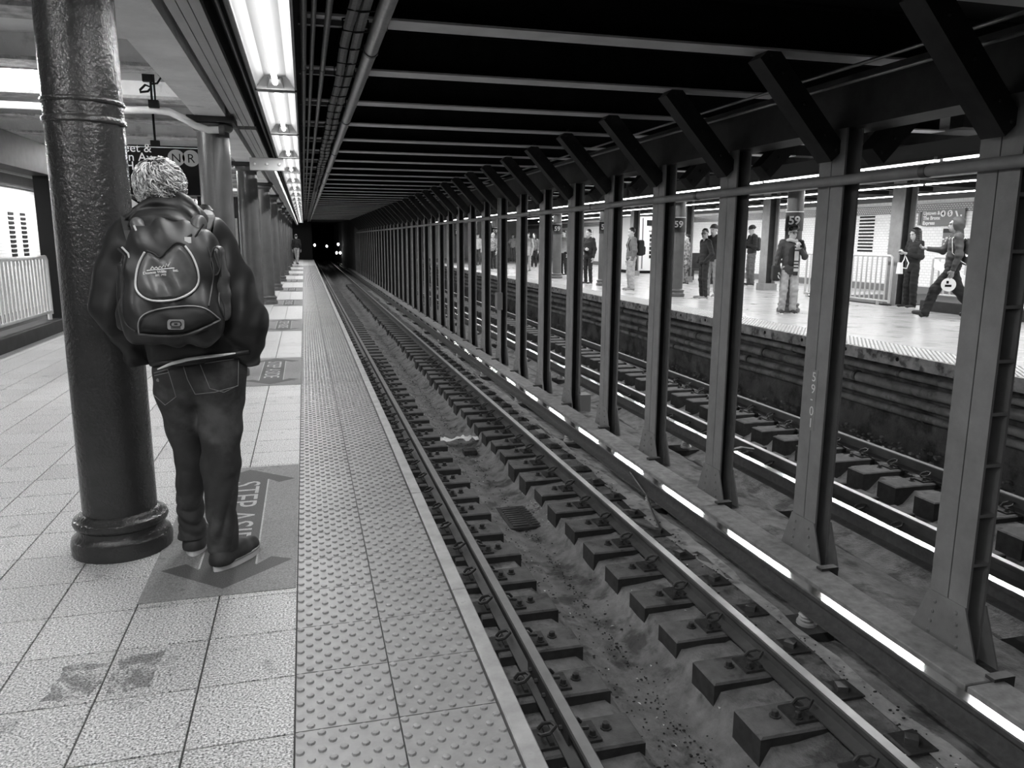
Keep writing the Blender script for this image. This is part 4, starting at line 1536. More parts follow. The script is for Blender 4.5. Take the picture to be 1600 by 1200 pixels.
    link('trousers', soft_mesh('trousers', trou, res, .03*s, folds(.006*s, 46, loc[1]), lambda G: np.maximum(G[..., 2]-1.0*s, -G[..., 2]+.05*s) if legs != 'walk' else G[..., 2]-1.0*s), pants, bo)
    for k in 'LR':
        pr, a, t, f = shoe[k]
        so_ = link('shoe', soft_mesh('shoe', pr, res*.8, .02, None, (lambda G: -G[..., 2]+.003) if legs != 'walk' else None), shoes, bo)
        if shoe_sole and legs != 'walk':
            q = np.array([-f[1], f[0], 0])
            h0 = A([a[0], a[1], 0])-f*.06*s
            L = np.linalg.norm((t-a)[:2])+.11*s
            pts = []
            for i in range(16):
                an = 2*math.pi*i/16
                pts.append(h0+f*(L/2+L/2*math.cos(an))+q*(.042*s*math.sin(an)*(1.0+.1*math.cos(an))))
            MB().prism([(p[0], p[1]) for p in pts], .0, .022*s, 'z').build('sole', M_SOLE, so_, off=(0, 0, 0))
        elif shoe_sole:
            g = A([a[0], a[1], a[2]-.05*s])
            link('sole', soft_mesh('sole', [cap(g-f*.04*s-A([0, 0, .022*s]), t+f*.005*s-A([0, 0, .02*s]), .022*s, .020*s)], res*.8, .02), M_SOLE, so_)
    # face
    e = MB()
    for sx in (-1, 1):
        e.ell(hp(sx*.031, -.081, .022), (.011*s, .011*s, .007*s), 8, 5)
    e.build('eyes', M_EYE, bo, off=(0, 0, 0))
    MB().tube([hp(-.022, -.096, -.052), hp(0, -.101, -.053), hp(.022, -.096, -.052)], .004*s, 5).build('mouth', M_LIP, bo, off=(0, 0, 0))
    if glasses:
        g = MB()
        for sx in (-1, 1):
            g.tube([hp(sx*.033+.024*math.cos(a_), -.104+.01*abs(math.cos(a_)), .022+.019*math.sin(a_)) for a_ in np.linspace(0, 2*math.pi, 12)[:-1]], .0042*s, 5, closed=True)
            g.tube([hp(sx*.055, -.09, .025), hp(sx*.08, .0, .02)], .0035*s, 4)
        g.tube([hp(-.01, -.106, .024), hp(.01, -.106, .024)], .004*s, 4)
        g.build('glasses', M_EYE, bo, off=(0, 0, 0))
    # hair
    hd = folds(.005*s, 150, 2)
    if hair_style == 'short':
        hpz = [ell(hp(0, .028, .068), A([.084, .096, .088])*s, R)]
        inner = ell(hp(0, -.075, -.01), A([.072, .062, .078])*s, R)
        link('hair', soft_mesh('hair', hpz, res*.7, .02, hd, lambda G: np.maximum(-pdist(inner, G), (hp(0, 0, -.02)[2])-G[..., 2])), hair, bo)
    elif hair_style == 'quiff':
        hpz = [ell(hp(0, .028, .07), A([.086, .098, .088])*s, R), cap(hp(-.05, -.06, .115), hp(.05, -.06, .12), .034*s), cap(hp(0, -.03, .13), hp(.03, -.08, .13), .03*s)]
        inner = ell(hp(0, -.085, -.005), A([.07, .062, .085])*s, R)
        link('hair', soft_mesh('hair', hpz, res*.7, .02, hd, lambda G: np.maximum(-pdist(inner, G), (hp(0, 0, -.005)[2])-G[..., 2])), hair, bo)
    elif hair_style == 'long':
        hpz = [ell(hp(0, .03, .06), A([.092, .104, .10])*s, R), cap(hp(.0, .06, .04), A([0, .09, hair_len])*s, .098*s, .10*s), cap(hp(.07, .02, .0), A([.11, .02, hair_len+.04])*s, .04*s, .06*s),
               cap(hp(-.07, .02, .0), A([-.11, .02, hair_len+.04])*s, .04*s, .06*s)]
        inner = ell(hp(0, -.08, -.015), A([.06, .066, .09])*s, R)
        link('hair', soft_mesh('hair', hpz, res*.7, .03, hd, lambda G: -pdist(inner, G)), hair, bo)
    if hat:
        hpz = [ell(hp(0, .018, .072), A([.093, .106, .086])*s, R)]
        z0 = .045
        def cut_hat(G):
            q = (G-Hc) @ Rh
            return z0*s-q[..., 2]
        ht = link('beanie', soft_mesh('beanie', hpz, res*.7, .02, None, cut_hat), hat, bo)
        MB().tube([hp(.094*math.cos(a_), .018+.107*math.sin(a_), z0+.012) for a_ in np.linspace(0, 2*math.pi, 20)[:-1]], .016*s, 6, closed=True).build('hat_brim', hat, ht, off=(0, 0, 0), smooth=True)
    return bo, s, J, hp


def to_world(bo, p):
    c, sn = math.cos(bo.rotation_euler[2]), math.sin(bo.rotation_euler[2])
    return np.array([bo.location[0]+c*p[0]-sn*p[1], bo.location[1]+sn*p[0]+c*p[1], bo.location[2]+p[2]])


def child_world(o, bo):
    """a mesh written in the person's own frame becomes a thing of its own standing in the scene"""
    o.location = bo.location
    o.rotation_euler = bo.rotation_euler
    return o


def phone(bo, p, label, tilt=.6):
    R = Matrix.Rotation(tilt, 4, 'X')
    m = MB().chamfer(-.036, .036, -.075, .075, -.005, .005, .002).mesh('phone')
    m.transform(Matrix.Translation(Vector(p)) @ R)
    o = link('phone', m, M_SIGNB)
    child_world(o, bo)
    tag(o, label, 'phone')
    return o


def worn_pack(bo, s, label, m, c=(0, .2, 1.2), hsz=(.14, .08, .22), strap=True):
    pr = [rbox(np.array(c)*s, np.array(hsz)*s, .06*s), rbox(np.array([c[0], c[1]+hsz[1]*.9, c[2]-.07])*s, np.array([hsz[0]*.8, .05, hsz[2]*.55])*s, .04*s)]
    r = link('backpack', soft_mesh('backpack', pr, .012, .02, folds(.003, 40, 1)), m)
    child_world(r, bo)
    tag(r, label, 'backpack')
    if strap:
        for sx in (-1, 1):
            MB().tube([np.array(q)*s for q in ((sx*.09, c[1]-.05, c[2]+hsz[2]*.8), (sx*.115, .05, 1.485), (sx*.12, -.07, 1.42), (sx*.13, -.125, 1.28), (sx*.15, -.08, 1.12), (sx*.12, c[1]-.05, c[2]-hsz[2]*.7))], .016*s, 6).build('shoulder_strap', M_NAVY, r, off=(0, 0, 0), smooth=True)
    return r


Dg = math.radians
Z = ZO
# man with glasses, scarf and phone
b, s, J, hp = person('person in glasses and striped scarf looking at a phone', (9.27, 13.45, Z), Dg(-22), 1.70, M_CHAR, M_KHAKI, M_SHOEB, hair_style='quiff', hair=M_HAIRB, arms=('down', 'phone_high'),
                     head_pitch=.12, head_yaw=.35, glasses=True, hem=.80, wide_leg=1.2, res=.009, build=1.03, top_name='coat')
link('shirt', soft_mesh('shirt', [ell(np.array([.0, -.02, 1.22])*s, np.array([.10, .108, .22])*s), ell(np.array([.0, -.03, 1.05])*s, np.array([.10, .115, .14])*s)], .01, .03, None, lambda G: .93*s-G[..., 2]), M_NAVY, b)
sc_ = empty('striped_scarf', b.location, 'pale striped scarf hanging from the neck of the person in glasses', 'scarf')
sc_.rotation_euler = b.rotation_euler
ring = [np.array([.085*math.cos(t), -.01+.085*math.sin(t), 1.475+.012*math.sin(2*t)])*s for t in np.linspace(0, 2*math.pi, 18)[:-1]]
MB().tube(ring, .034*s, 8, closed=True).build('neck_loop', M_LITE, sc_, off=(0, 0, 0), smooth=True)
zz = np.linspace(1.45, .86, 20)
for i in range(19):
    z0, z1 = zz[i]*s, zz[i+1]*s
    yo = -.155 if zz[i] < 1.36 else -.12
    stripe = i in (1, 3, 5, 12, 14, 16)
    MB().box(.035*s, .115*s, (yo-.014)*s, yo*s, z1, z0).build('scarf_band', M_STEEL2 if stripe else M_LITE, sc_, off=(0, 0, 0))
MB().box(.03*s, .12*s, (-.172)*s, -.155*s, .78*s, .86*s).build('scarf_fringe', M_NAVY, sc_, off=(0, 0, 0))
phone(b, (.12*s, -.33*s, 1.40*s), 'phone held up by the person in the striped scarf', .9)
r = link('shoulder_bag', soft_mesh('shoulder_bag', [rbox(np.array([-.27, .03, .82])*s, np.array([.075, .13, .16])*s, .04)], .012, .02), M_NAVY)
child_world(r, b)
tag(r, 'dark shoulder bag at the hip of the person in the striped scarf', 'bag')
MB().tube([np.array(q)*s for q in ((-.27, .1, .96), (-.235, .08, 1.3), (-.15, .02, 1.49), (-.22, -.1, 1.25), (-.27, -.05, .96))], .014, 6).build('bag_strap', M_NAVY, r, off=(0, 0, 0), smooth=True)

# long-haired woman at the steel column
b, s, J, hp = person('person in black at a steel column, looking at a phone, with a white handbag', (12.72, 14.05, Z), Dg(-92), 1.70, M_NAVY, M_NAVY, M_SHOEB, hair_style='long', arms=('phone', 'phone'), head_pitch=.25, hem=.80, res=.010, wide_leg=1.2, hair_len=1.12)
phone(b, (0, -.31*s, 1.27*s), 'phone in the hands of the person in black at the steel column', .5)
hb = empty('white_handbag', b.location, 'small white handbag hanging from the wrist of the person at the steel column', 'handbag')
hb.rotation_euler = b.rotation_euler
MB().prism([(-.06, .74), (.06, .74), (.035, .98), (-.035, .98)], -.36, -.28, 'y').build('bag_body', M_PAPER, hb, off=(0, 0, 0))
MB().tube([np.array(q)*s for q in ((.0, -.31, .95), (.05, -.28, 1.08), (.03, -.26, 1.18), (.1, -.2, 1.0), (.08, -.22, .88), (.0, -.3, .9))], .012, 6).build('bag_strap', M_PAPER, hb, off=(0, 0, 0), smooth=True)

# hooded walker
b, s, J, hp = person('hooded person striding left past the steel column', (11.72, 11.95, Z), Dg(-124), 1.86, M_CHAR, M_NAVY, M_SHOEB, skin=M_SKIND, hair_style='none', arms=('forward', 'down'), legs='walk', hood=True, hem=.84, res=.010, build=1.08, wide_leg=1.35, top_name='hoodie')
r = link('drawstring_bag', soft_mesh('drawstring_bag', [rbox(np.array([0, .19, 1.17])*s, np.array([.16, .055, .23])*s, .05)], .012, .02, folds(.006, 30, 3)), M_STEEL2)
child_world(r, b)
tag(r, 'dark drawstring bag with a white tick mark on the hooded walker\'s back', 'bag')
sw = [(-.08, 1.14), (-.06, 1.09), (-.02, 1.085), (.06, 1.14), (.12, 1.24), (.04, 1.15), (-.02, 1.12), (-.05, 1.12)]
for side_x in (.168,):
    MB().add([(side_x*s, (.185+p[0]*.6)*s, p[1]*s) for p in sw], [(0, 1, 2, 6, 7), (2, 3, 5, 6), (3, 4, 5)]).build('tick_mark', M_PAPER, r, off=(0, 0, 0))
MB().add([(p[0]*s, .255*s, p[1]*s) for p in sw], [(0, 1, 2, 6, 7), (2, 3, 5, 6), (3, 4, 5)]).build('tick_mark', M_PAPER, r, off=(0, 0, 0))
for sx in (-1, 1):
    MB().tube([np.array(q)*s for q in ((sx*.1, .16, 1.38), (sx*.12, .04, 1.49), (sx*.13, -.08, 1.40), (sx*.16, -.06, 1.15), (sx*.17, .1, 1.0), (sx*.15, .17, .96))], .007, 5).build('drawstring', M_PAPER, r, off=(0, 0, 0), smooth=True)
wq = J['wrL']
fan = empty('paper_fan', b.location, 'round white paper fan hanging from the hooded walker\'s hand', 'fan')
fan.rotation_euler = b.rotation_euler
MB().tube([wq+np.array([.02, -.03, -.07]), wq+np.array([.02, -.04, -.16])], .012, 6).build('handle', M_SIGNG, fan, off=(0, 0, 0))
MB().tube([wq+np.array([.015, -.05, -.27]), wq+np.array([.025, -.05, -.27])], .125, 20).build('disc', M_PAPER, fan, off=(0, 0, 0))
MB().box(wq[0]+.026, wq[0]+.029, wq[1]-.11, wq[1]-.0, wq[2]-.31, wq[2]-.27).box(wq[0]+.026, wq[0]+.029, wq[1]-.09, wq[1]-.05, wq[2]-.25, wq[2]-.2).build('print', M_SIGNB, fan, off=(0, 0, 0))

# two men left of the third pillar
person('person in a black jacket standing sideways, hands in pockets, face turned to the camera', (9.5, 17.3, Z), Dg(-92), 1.70, M_NAVY, M_NAVY, M_SHOEG, hair_style='short', arms=('pocket', 'pocket'), head_yaw=.75, hem=.86, glasses=True)
person('person in a beanie and pale trousers behind the person in the black jacket', (10.12, 18.0, Z), Dg(-58), 1.82, M_CHAR, M_KHAKI, M_SHOEG, hair_style='short', arms=('pocket', 'down'), hat=M_CHAR, hem=.86, build=1.06)
# man in beanie looking at his phone
b, s, J, hp = person('person in a dark beanie and jacket reading a phone by the white wall', (13.85, 22.2, Z), Dg(-96), 1.9, M_NAVY, M_DENIM, M_SHOEB, hair_style='short', arms=('phone', 'phone'), hat=M_NAVY, head_pitch=.3, hem=.94, wide_leg=1.2)
phone(b, (0, -.32*s, 1.25*s), 'phone held by the person in the dark beanie', .5)
worn_pack(b, s, 'dark backpack worn by the person in the beanie reading a phone', M_CHAR, c=(0, .17, 1.22), hsz=(.13, .06, .2))
# man with backpack near the news stand
b, s, J, hp = person('person in a pale jacket with a black backpack, facing left', (9.0, 20.6, Z), Dg(-102), 1.76, M_MID, M_KHAKI, M_SHOEG, hair_style='short', hair=M_HAIRD, arms=('down', 'down'), build=1.25, hem=.84, wide_leg=1.35)
worn_pack(b, s, 'black backpack on the person in the pale jacket', M_NAVY, c=(0, .25, 1.2), hsz=(.15, .09, .22))
# man in a suit
person('person in a dark suit with one arm folded, beside the thin standpipe', (8.95, 23.95, Z), Dg(-62), 1.75, M_NAVY, M_NAVY, M_SHOEB, hair_style='short', arms=('cross', 'down'), hem=.80, build=1.05)
# people further along
person('person in a white top partly hidden by a pillar beside a round column', (10.15, 30.0, Z), Dg(-60), 1.78, M_LITE, M_NAVY, M_SHOEB, hair_style='short', res=.016)
person('person in a loose pale coat walking among the far group', (9.75, 33.9, Z), Dg(-40), 1.74, M_LITE, M_KHAKI, M_SHOEB, hair_style='short', arms=('phone', 'down'), res=.016, hem=.7)
person('person in a grey jacket and black skirt among the far group', (11.5, 38.8, Z), Dg(-30), 1.72, M_MID, M_NAVY, M_SHOEB, hair_style='long', res=.016)
person('distant person with one arm stretched out against the bright far wall', (13.2, 49.5, Z), Dg(-30), 1.74, M_LITE, M_MID, M_SHOEB, hair_style='short', arms=('forward', 'down'), res=.018)
person('distant person in a patterned shirt and dark trousers', (8.74, 36.4, Z), Dg(-50), 1.72, M_PATT, M_NAVY, M_SHOEB, hair_style='short', hair=M_LITE, res=.016)
person('distant person in a white shirt, furthest left across the tracks', (9.2, 41.9, Z), Dg(-40), 1.72, M_LITE, M_CHAR, M_SHOEB, hair_style='short', arms=('down', 'down'), res=.016)
person('person in a patterned coat half behind a round column', (12.15, 23.3, Z), Dg(-110), 1.62, M_CAMO, M_CAMO, M_SHOEB, hair_style='short', res=.014, hem=.6)
# near platform
person('person in black standing by the second column, mostly hidden behind the backpack', (-.93, 8.25, 0), Dg(25), 1.80, M_NAVY, M_NAVY, M_SHOEG, hair_style='short', arms=('down', 'down'), res=.012)
person('distant person in dark clothes walking at the end of the near platform', (-.44, 47.0, 0), Dg(170), 1.72, M_NAVY, M_KHAKI, M_SHOEB, hair_style='short', legs='walk', res=.018)
# ------------------------------------------------------------------ the man leaning on the column
M_JACKET = mat('man_jacket', .014, .55, noise=(6, .15), spec=.45)
M_JEANS = mat('man_jeans', .034, .75, noise=(7, .35, 6), stains=(3.4, -1.1, .5), spec=.35)
M_STITCH = mat('jeans_stitch', .22, .8)
M_PACK = mat('pack_nylon', .022, .5, noise=(12, .3), spec=.5)
M_PACKP = mat('pack_panel', .085, .38, noise=(14, .35), spec=.5)
M_PACKD = mat('pack_dark', .010, .7)
M_PIPING = mat('pack_piping', .62, .4)
M_STRAP = mat('pack_strap', .028, .55, noise=(30, .3))
M_GHAIR = mat('grey_hair', .62, .4, spec=.7)
M_GHAIR2 = mat('grey_hair_mid', .28, .4, spec=.7)
M_GHAIR3 = mat('grey_hair_dark', .07, .4, spec=.7)
M_GHAIRD = mat('grey_hair_gap_shade', .03, .6)  # near-black cap: shade in the gaps between locks put into its colour
M_SHOEM = mat('man_shoe', .03, .6, noise=(18, .4))
A = np.array
MR = .0065


def at_list(pts, Y):
    return [at(x, y, Y) for x, y in pts]


hd = at(251, 294, 3.64)                                  # skull centre
shL, shR = at(196, 376, 3.60), at(334, 372, 3.60)
elL, elR = at(177, 482, 3.60), at(384, 504, 3.58)
wrL, wrR = at(218, 560, 3.74), at(386, 562, 3.68)
pel = at(312, 588, 3.63)
hiL, hiR = at(278, 610, 3.65), at(345, 606, 3.62)
knL, knR = at(296, 712, 3.70), at(345, 722, 3.60)
anL, anR = at(301, 838, 3.80), at(348, 850, 3.585)
nk = at(258, 335, 3.60)
ch = at(262, 420, 3.60)
bl = at(285, 520, 3.61)

# bare body, one continuous skin (head, neck, hands; the rest lies under the clothes)
mb_ = [ell(hd, (.079, .10, .098)), ell(hd+A([.0, .05, -.05]), (.062, .068, .085)), cap(hd+A([0, .145, -.01]), hd+A([0, .155, -.045]), .01, .014), cap(hd+A([0, .0, -.06]), nk, .062, .06),
       ell(hd+A([.082, .02, -.03]), (.014, .024, .036)), ell(hd+A([-.082, .02, -.03]), (.014, .024, .036)), cap(hd+A([-.03, .11, -.065]), hd+A([.03, .11, -.065]), .012),
       cap(nk, ch, .06, .10), cap(ch, bl, .10, .085), cap(bl, pel, .085, .08), cap(shL, shR, .05),
       cap(shL, elL, .05, .042), cap(elL, wrL, .042, .03), cap(shR, elR, .05, .042), cap(elR, wrR, .042, .03),
       cap(hiL, knL, .075, .05), cap(knL, anL, .05, .038), cap(hiR, knR, .075, .055), cap(knR, anR, .055, .038)]
mb_ += hand_prims(wrR+A([-.03, .03, .0]), (-.35, .8, -.5), (-1, .1, 0), -1, .5)
mb_ += hand_prims(wrL+A([.04, .02, .02]), (.5, .7, -.35), (1, .1, 0), 1, .5)
man = link('person', soft_mesh('person', mb_, .008, .03), M_SKIN)
tag(man, 'person in a dark hooded jacket, jeans and backpack, seen from behind leaning on the column', 'person')
e = MB()
for sx in (-1, 1):
    e.ell(hd+A([sx*.032, .142, .01]), (.012, .01, .008), 8, 5)
e.build('eyes', M_EYE, man, off=(0, 0, 0))
MB().tube([hd+A([-.025, .125, -.065]), hd+A([0, .13, -.066]), hd+A([.025, .125, -.065])], .005, 5).build('mouth', M_LIP, man, off=(0, 0, 0))


# jacket with draped hood
def jfold(P):
    x, y, z = P[..., 0], P[..., 1], P[..., 2]
    arm = np.exp(-((x+.26)/.09)**2)+np.exp(-((x+.80)/.08)**2)
    w = np.sin(58*(z+.55*x)+4*np.sin(9*z+6*y)+2*np.sin(17*x))
    v = np.sin(34*(z-.8*x)+3*np.sin(11*x+5*z))
    return -.0042*arm*w*np.clip((1.42-z)*4, .1, 1)*np.clip(.6+np.sin(13*z+4*y), .1, 1.3)+.005*v


tors = [ell(ch+A([0, .0, .03]), (.205, .128, .20)), ell(at(272, 470, 3.60), (.20, .135, .20)), ell(at(302, 535, 3.62), (.203, .138, .12)), ell(at(312, 558, 3.625), (.202, .135, .07)),
        cap(shL+A([.03, 0, -.01]), shR+A([-.03, 0, -.01]), .078), cap(nk+A([-.09, .0, -.04]), nk+A([.09, .0, -.04]), .06),
        cap(shL, elL, .080, .076), cap(shL*.5+elL*.5+A([-.012, 0, 0]), elL, .078, .074), cap(elL, wrL, .074, .056), cap(shR, elR, .082, .076), cap(shR*.55+elR*.45+A([.014, 0, 0]), elR, .080, .076), cap(elR, wrR, .076, .058),
        cap(elR+A([0, 0, .02]), elR+A([.0, .02, -.10]), .076, .070)]
hemp = [at(234, 574, 3.62), at(393, 553, 3.62)]
hs = (hemp[1][2]-hemp[0][2])/(hemp[1][0]-hemp[0][0])


def cutj(G):
    z0 = hemp[0][2]+hs*(G[..., 0]-hemp[0][0])
    body = z0-G[..., 2]
    armr = np.maximum(-.30-G[..., 0], .925-G[..., 2])
    arml = np.maximum(G[..., 0]+.66, .95-G[..., 2])
    return np.minimum(body, np.minimum(np.maximum(armr, .90-G[..., 2]), np.maximum(arml, .92-G[..., 2])))


jk = link('jacket', soft_mesh('jacket', tors, MR, .045, jfold, cutj), M_JACKET, man)
hoodp = [cap(at(222, 346, 3.50), at(306, 344, 3.50), .048), ell(at(262, 352, 3.47), (.135, .085, .05)), cap(at(216, 343, 3.52), at(246, 312, 3.58), .03, .035), cap(at(311, 340, 3.52), at(278, 314, 3.58), .026, .032),
         cap(at(240, 322, 3.54), at(284, 322, 3.54), .042)]


def hfold(P):
    x, y, z = P[..., 0], P[..., 1], P[..., 2]
    return .006*np.sin(120*(z+.9*(x+.56)**2*6)+2*np.sin(20*x))+.003*np.sin(60*x+50*z)


link('hood', soft_mesh('hood', hoodp, .005, .035, hfold), M_JACKET, jk)
# cuff of the right sleeve and hem band
hp_ = []
for t in np.linspace(0, 1, 15):
    q = at(236+t*154, 572-20*t+1.5*math.sin(t*3.1)-3, 3.3)
    h_ = hit(tors, .045, CP, q-CP, jfold, 2.6)
    if h_ is not None:
        hp_.append(h_)
MB().tube(hp_, .011, 8).build('hem_band', M_JACKET, jk, off=(0, 0, 0), smooth=True)
tee = [at(246, 577, 3.50), at(268, 568, 3.488), at(292, 562, 3.482), at(318, 558, 3.48), at(345, 555, 3.483), at(368, 552, 3.493)]
MB().tube(tee, [.003, .007, .008, .007, .006, .003], 8).build('shirt_hem', M_PAPER, man, off=(0, 0, 0), smooth=True)


# jeans
def jeanfold(P):
    x, y, z = P[..., 0], P[..., 1], P[..., 2]
    low = np.clip((.66-z)*3, 0, 1)*np.clip((z-.10)*7, .15, 1)
    cr = 1-2*np.abs(np.sin(36*(z+.10*np.sin(11*x+6*z))+1.6*np.sin(14*y+x*9)+.8*np.sin(23*x)))
    return .0085*low*cr*np.clip(np.sin(8*z+1.2)+.75, .25, 1.3)+.004*np.sin(26*(z+x*1.4)+2*np.sin(9*z))


tr = [ell(at(290, 592, 3.63), (.118, .125, .13)), ell(at(340, 588, 3.60), (.122, .128, .13)), cap(pel+A([-.08, 0, .03]), pel+A([.08, 0, .03]), .118),
      cap(hiL, knL, .098, .064), cap(knL, anL+A([0, -.02, .0]), .062, .056), cap(hiR, knR, .105, .082), cap(knR, anR, .078, .060), cap(anR+A([0, 0, .06]), anR+A([.0, .0, -.02]), .060, .057), cap(anL+A([0, 0, .05]), anL+A([0, -.01, -.03]), .054, .052)]
link_j = link('jeans', soft_mesh('jeans', tr, MR, .028, jeanfold, lambda G: np.maximum(G[..., 2]-1.0, .082-G[..., 2])), M_JEANS, man)


def on(prims, k, disp, pts, lift=.001, t0=2.4):
    out = []
    for x, y in pts:
        d = ray(x, y)
        h_ = hit(prims, k, CP, d, disp, t0)
        if h_ is not None:
            out.append(h_-d/np.linalg.norm(d)*lift)
    return out


def dense(pts, n=6, closed=False, smooth=True):
    out = []
    m = len(pts)
    smooth = smooth and m > 3
    for i in range(m if closed else m-1):
        a, b = pts[i], pts[(i+1) % m]
        p = pts[(i-1) % m] if closed or i > 0 else a
        q = pts[(i+2) % m] if closed or i < m-2 else b
        for k in range(n):
            t = k/n
            if smooth:
                out.append(tuple(.5*(2*a[j]+(b[j]-p[j])*t+(2*p[j]-5*a[j]+4*b[j]-q[j])*t*t+(3*a[j]-p[j]-3*b[j]+q[j])*t**3) for j in (0, 1)))
            else:
                out.append((a[0]+(b[0]-a[0])*t, a[1]+(b[1]-a[1])*t))
    if not closed:
        out.append(pts[-1])
    return out


for nm, pts in (('pocket_stitching', [(310, 563), (328, 607), (350, 613), (372, 602), (373, 556)]), ('pocket_stitching', [(312, 569), (372, 560)]),
                ('pocket_stitching', [(236, 584), (262, 577), (275, 620), (258, 633), (240, 617)]), ('pocket_stitching', [(237, 588), (263, 582)]),
                ('centre_seam', [(283, 561), (293, 593), (305, 616)]), ('yoke_seam', [(305, 616), (335, 613), (372, 603)])):
    q = on(tr, .028, jeanfold, dense(pts, 6, False, False))
    if len(q) > 2:
        MB().tube(q, .0016, 4).build(nm, M_STITCH, link_j, off=(0, 0, 0))
q = on(tr, .028, jeanfold, [(247, 594)])
if q:
    MB().ell(q[0], (.008, .004, .008), 8, 5).build('pocket_emblem', M_STITCH, link_j, off=(0, 0, 0))


# shoes
def man_shoe(heel, toe, label):
    heel, toe = A(heel), A(toe)
    f = (toe-heel)/np.linalg.norm(toe-heel)
    sd = A([-f[1], f[0], 0])
    L = np.linalg.norm(toe-heel)
    pr = [cap(heel+f*.045+A([0, 0, .05]), heel+f*.06+A([0, 0, .095]), .046, .046), cap(heel+f*.04+A([0, 0, .045]), heel+f*L*.55+A([0, 0, .055]), .047, .048), cap(heel+f*L*.5+A([0, 0, .045]), toe-f*.045+A([0, 0, .045]), .049, .040)]
    s_ = link('shoe', soft_mesh('shoe', pr, .005, .03, None, lambda G: .030-G[..., 2]), M_SHOEM, man)
    pts = []
    for i in range(24):
        an = 2*math.pi*i/24
        w = .058*(1+.08*math.cos(an)) if math.cos(an) > 0 else .055
        pts.append(heel+f*(L/2+(L/2+.006)*math.cos(an))+sd*w*math.sin(an)*(1-.25*math.cos(an)**4))
    MB().prism([(p[0], p[1]) for p in pts], .0, .034, 'z').build('sole', M_SOLE, s_, off=(0, 0, 0), smooth=True)
    MB().tube([(p[0], p[1], .034) for p in pts], .0045, 5, closed=True).build('sole_line', M_SHOEG, s_, off=(0, 0, 0))
    for i in range(5):
        c = heel+f*(L*.48+.022*i)+A([0, 0, .098-.006*i])
        MB().tube([c+sd*.03-A([0, 0, .018]), c, c-sd*.03-A([0, 0, .018])], .0035, 4).build('lace', M_SHOEG, s_, off=(0, 0, 0))
    return s_


man_shoe((-.575, 3.735, 0), (-.565, 4.03, 0), 'left')
man_shoe((-.455, 3.525, 0), (-.285, 3.765, 0), 'right')

# hair: a rough cap and many separate locks, swirling out from the crown
hc = hd+A([0, -.012, .012])
hr = A([.099, .118, .108])
inner = ell(hd+A([0, .12, -.03]), (.085, .085, .10))
hair = link('hair', soft_mesh('hair', [ell(hc, hr*.93)], .006, .02, lambda P: .004*np.sin(90*P[..., 0]+60*P[..., 2])*np.sin(80*P[..., 1]), lambda G: np.maximum(-pdist(inner, G), (hd[2]-.085)-G[..., 2]-.25*(G[..., 1]-hd[1]))), M_GHAIRD, man)
crown = A([-.05, -.35, .75])
crown /= np.linalg.norm(crown)
lk = MB()
shade = []
for k in range(2300):
    u = RNG.normal(size=3)
    u /= np.linalg.norm(u)
    if u[2] < -.62 or (u[1] > .62 and u[2] < .35):
        continue
    t = u-crown*(u @ crown)
    t /= np.linalg.norm(t)+1e-9
    sw = np.cross(crown, u)
    sw /= np.linalg.norm(sw)+1e-9
    g = A([0, 0, -1.0])
    flow = t*(.7+.3*RNG.normal())+sw*(.3+.35*RNG.normal())+g*.45+RNG.normal(size=3)*.36
    n_ = 5
    lift_ = RNG.uniform(.02, .13)
    L = RNG.uniform(.04, .085)
    p = u*hr*1.0
    path = []
    for i in range(n_):
        path.append(hc+p*(.97+lift_*math.sin(i/(n_-1)*2.6)+RNG.uniform(0, .02)))
        q = p/hr
        fl = flow-q*(flow @ q)/(q @ q)
        fl /= np.linalg.norm(fl)+1e-9
        p = p+fl*L/n_
        p = p/np.linalg.norm(p/hr)
        flow = flow+sw*.12
    r0 = RNG.uniform(.0014, .0030)
    lk.tube(path, [r0, r0, r0*.9, r0*.7, r0*.25], 4, cap=False)
    shade += [int(RNG.choice(3, p=(.48, .27, .25)))]*16
lo_ = lk.build('hair_locks', [M_GHAIR, M_GHAIR2, M_GHAIR3], hair, off=(0, 0, 0), smooth=True)
lo_.data.polygons.foreach_set('material_index', shade)
lo_['kind'] = 'stuff'

# ------------------------------------------------------------------ his backpack
pk = [rbox(at(272, 450, 3.40), (.185, .10, .225), .085, rotm(-.08, .06, 0)), rbox(at(272, 490, 3.37), (.185, .10, .12), .08, rotm(0, .06, 0)), ell(at(268, 385, 3.41), (.15, .09, .11))]


def pfold(P):
    x, y, z = P[..., 0], P[..., 1], P[..., 2]
    return .006*np.sin(40*(z+.6*x)+3*np.sin(12*x))+.004*np.sin(70*x+20*z)


pack = link('backpack', soft_mesh('backpack', pk, MR, .04, pfold), M_PACK)
tag(pack, 'dark nylon backpack with pale curved piping worn by the person leaning on the column', 'backpack')
PK = (pk, .04, pfold)
# upper pocket: a bulging panel outlined by pale piping
up = [(224, 398), (215, 418), (212, 440), (216, 456), (230, 466), (250, 469), (275, 466), (297, 456), (308, 443), (308, 425), (300, 403), (288, 386), (276, 381), (262, 392), (250, 402), (240, 398), (231, 394)]


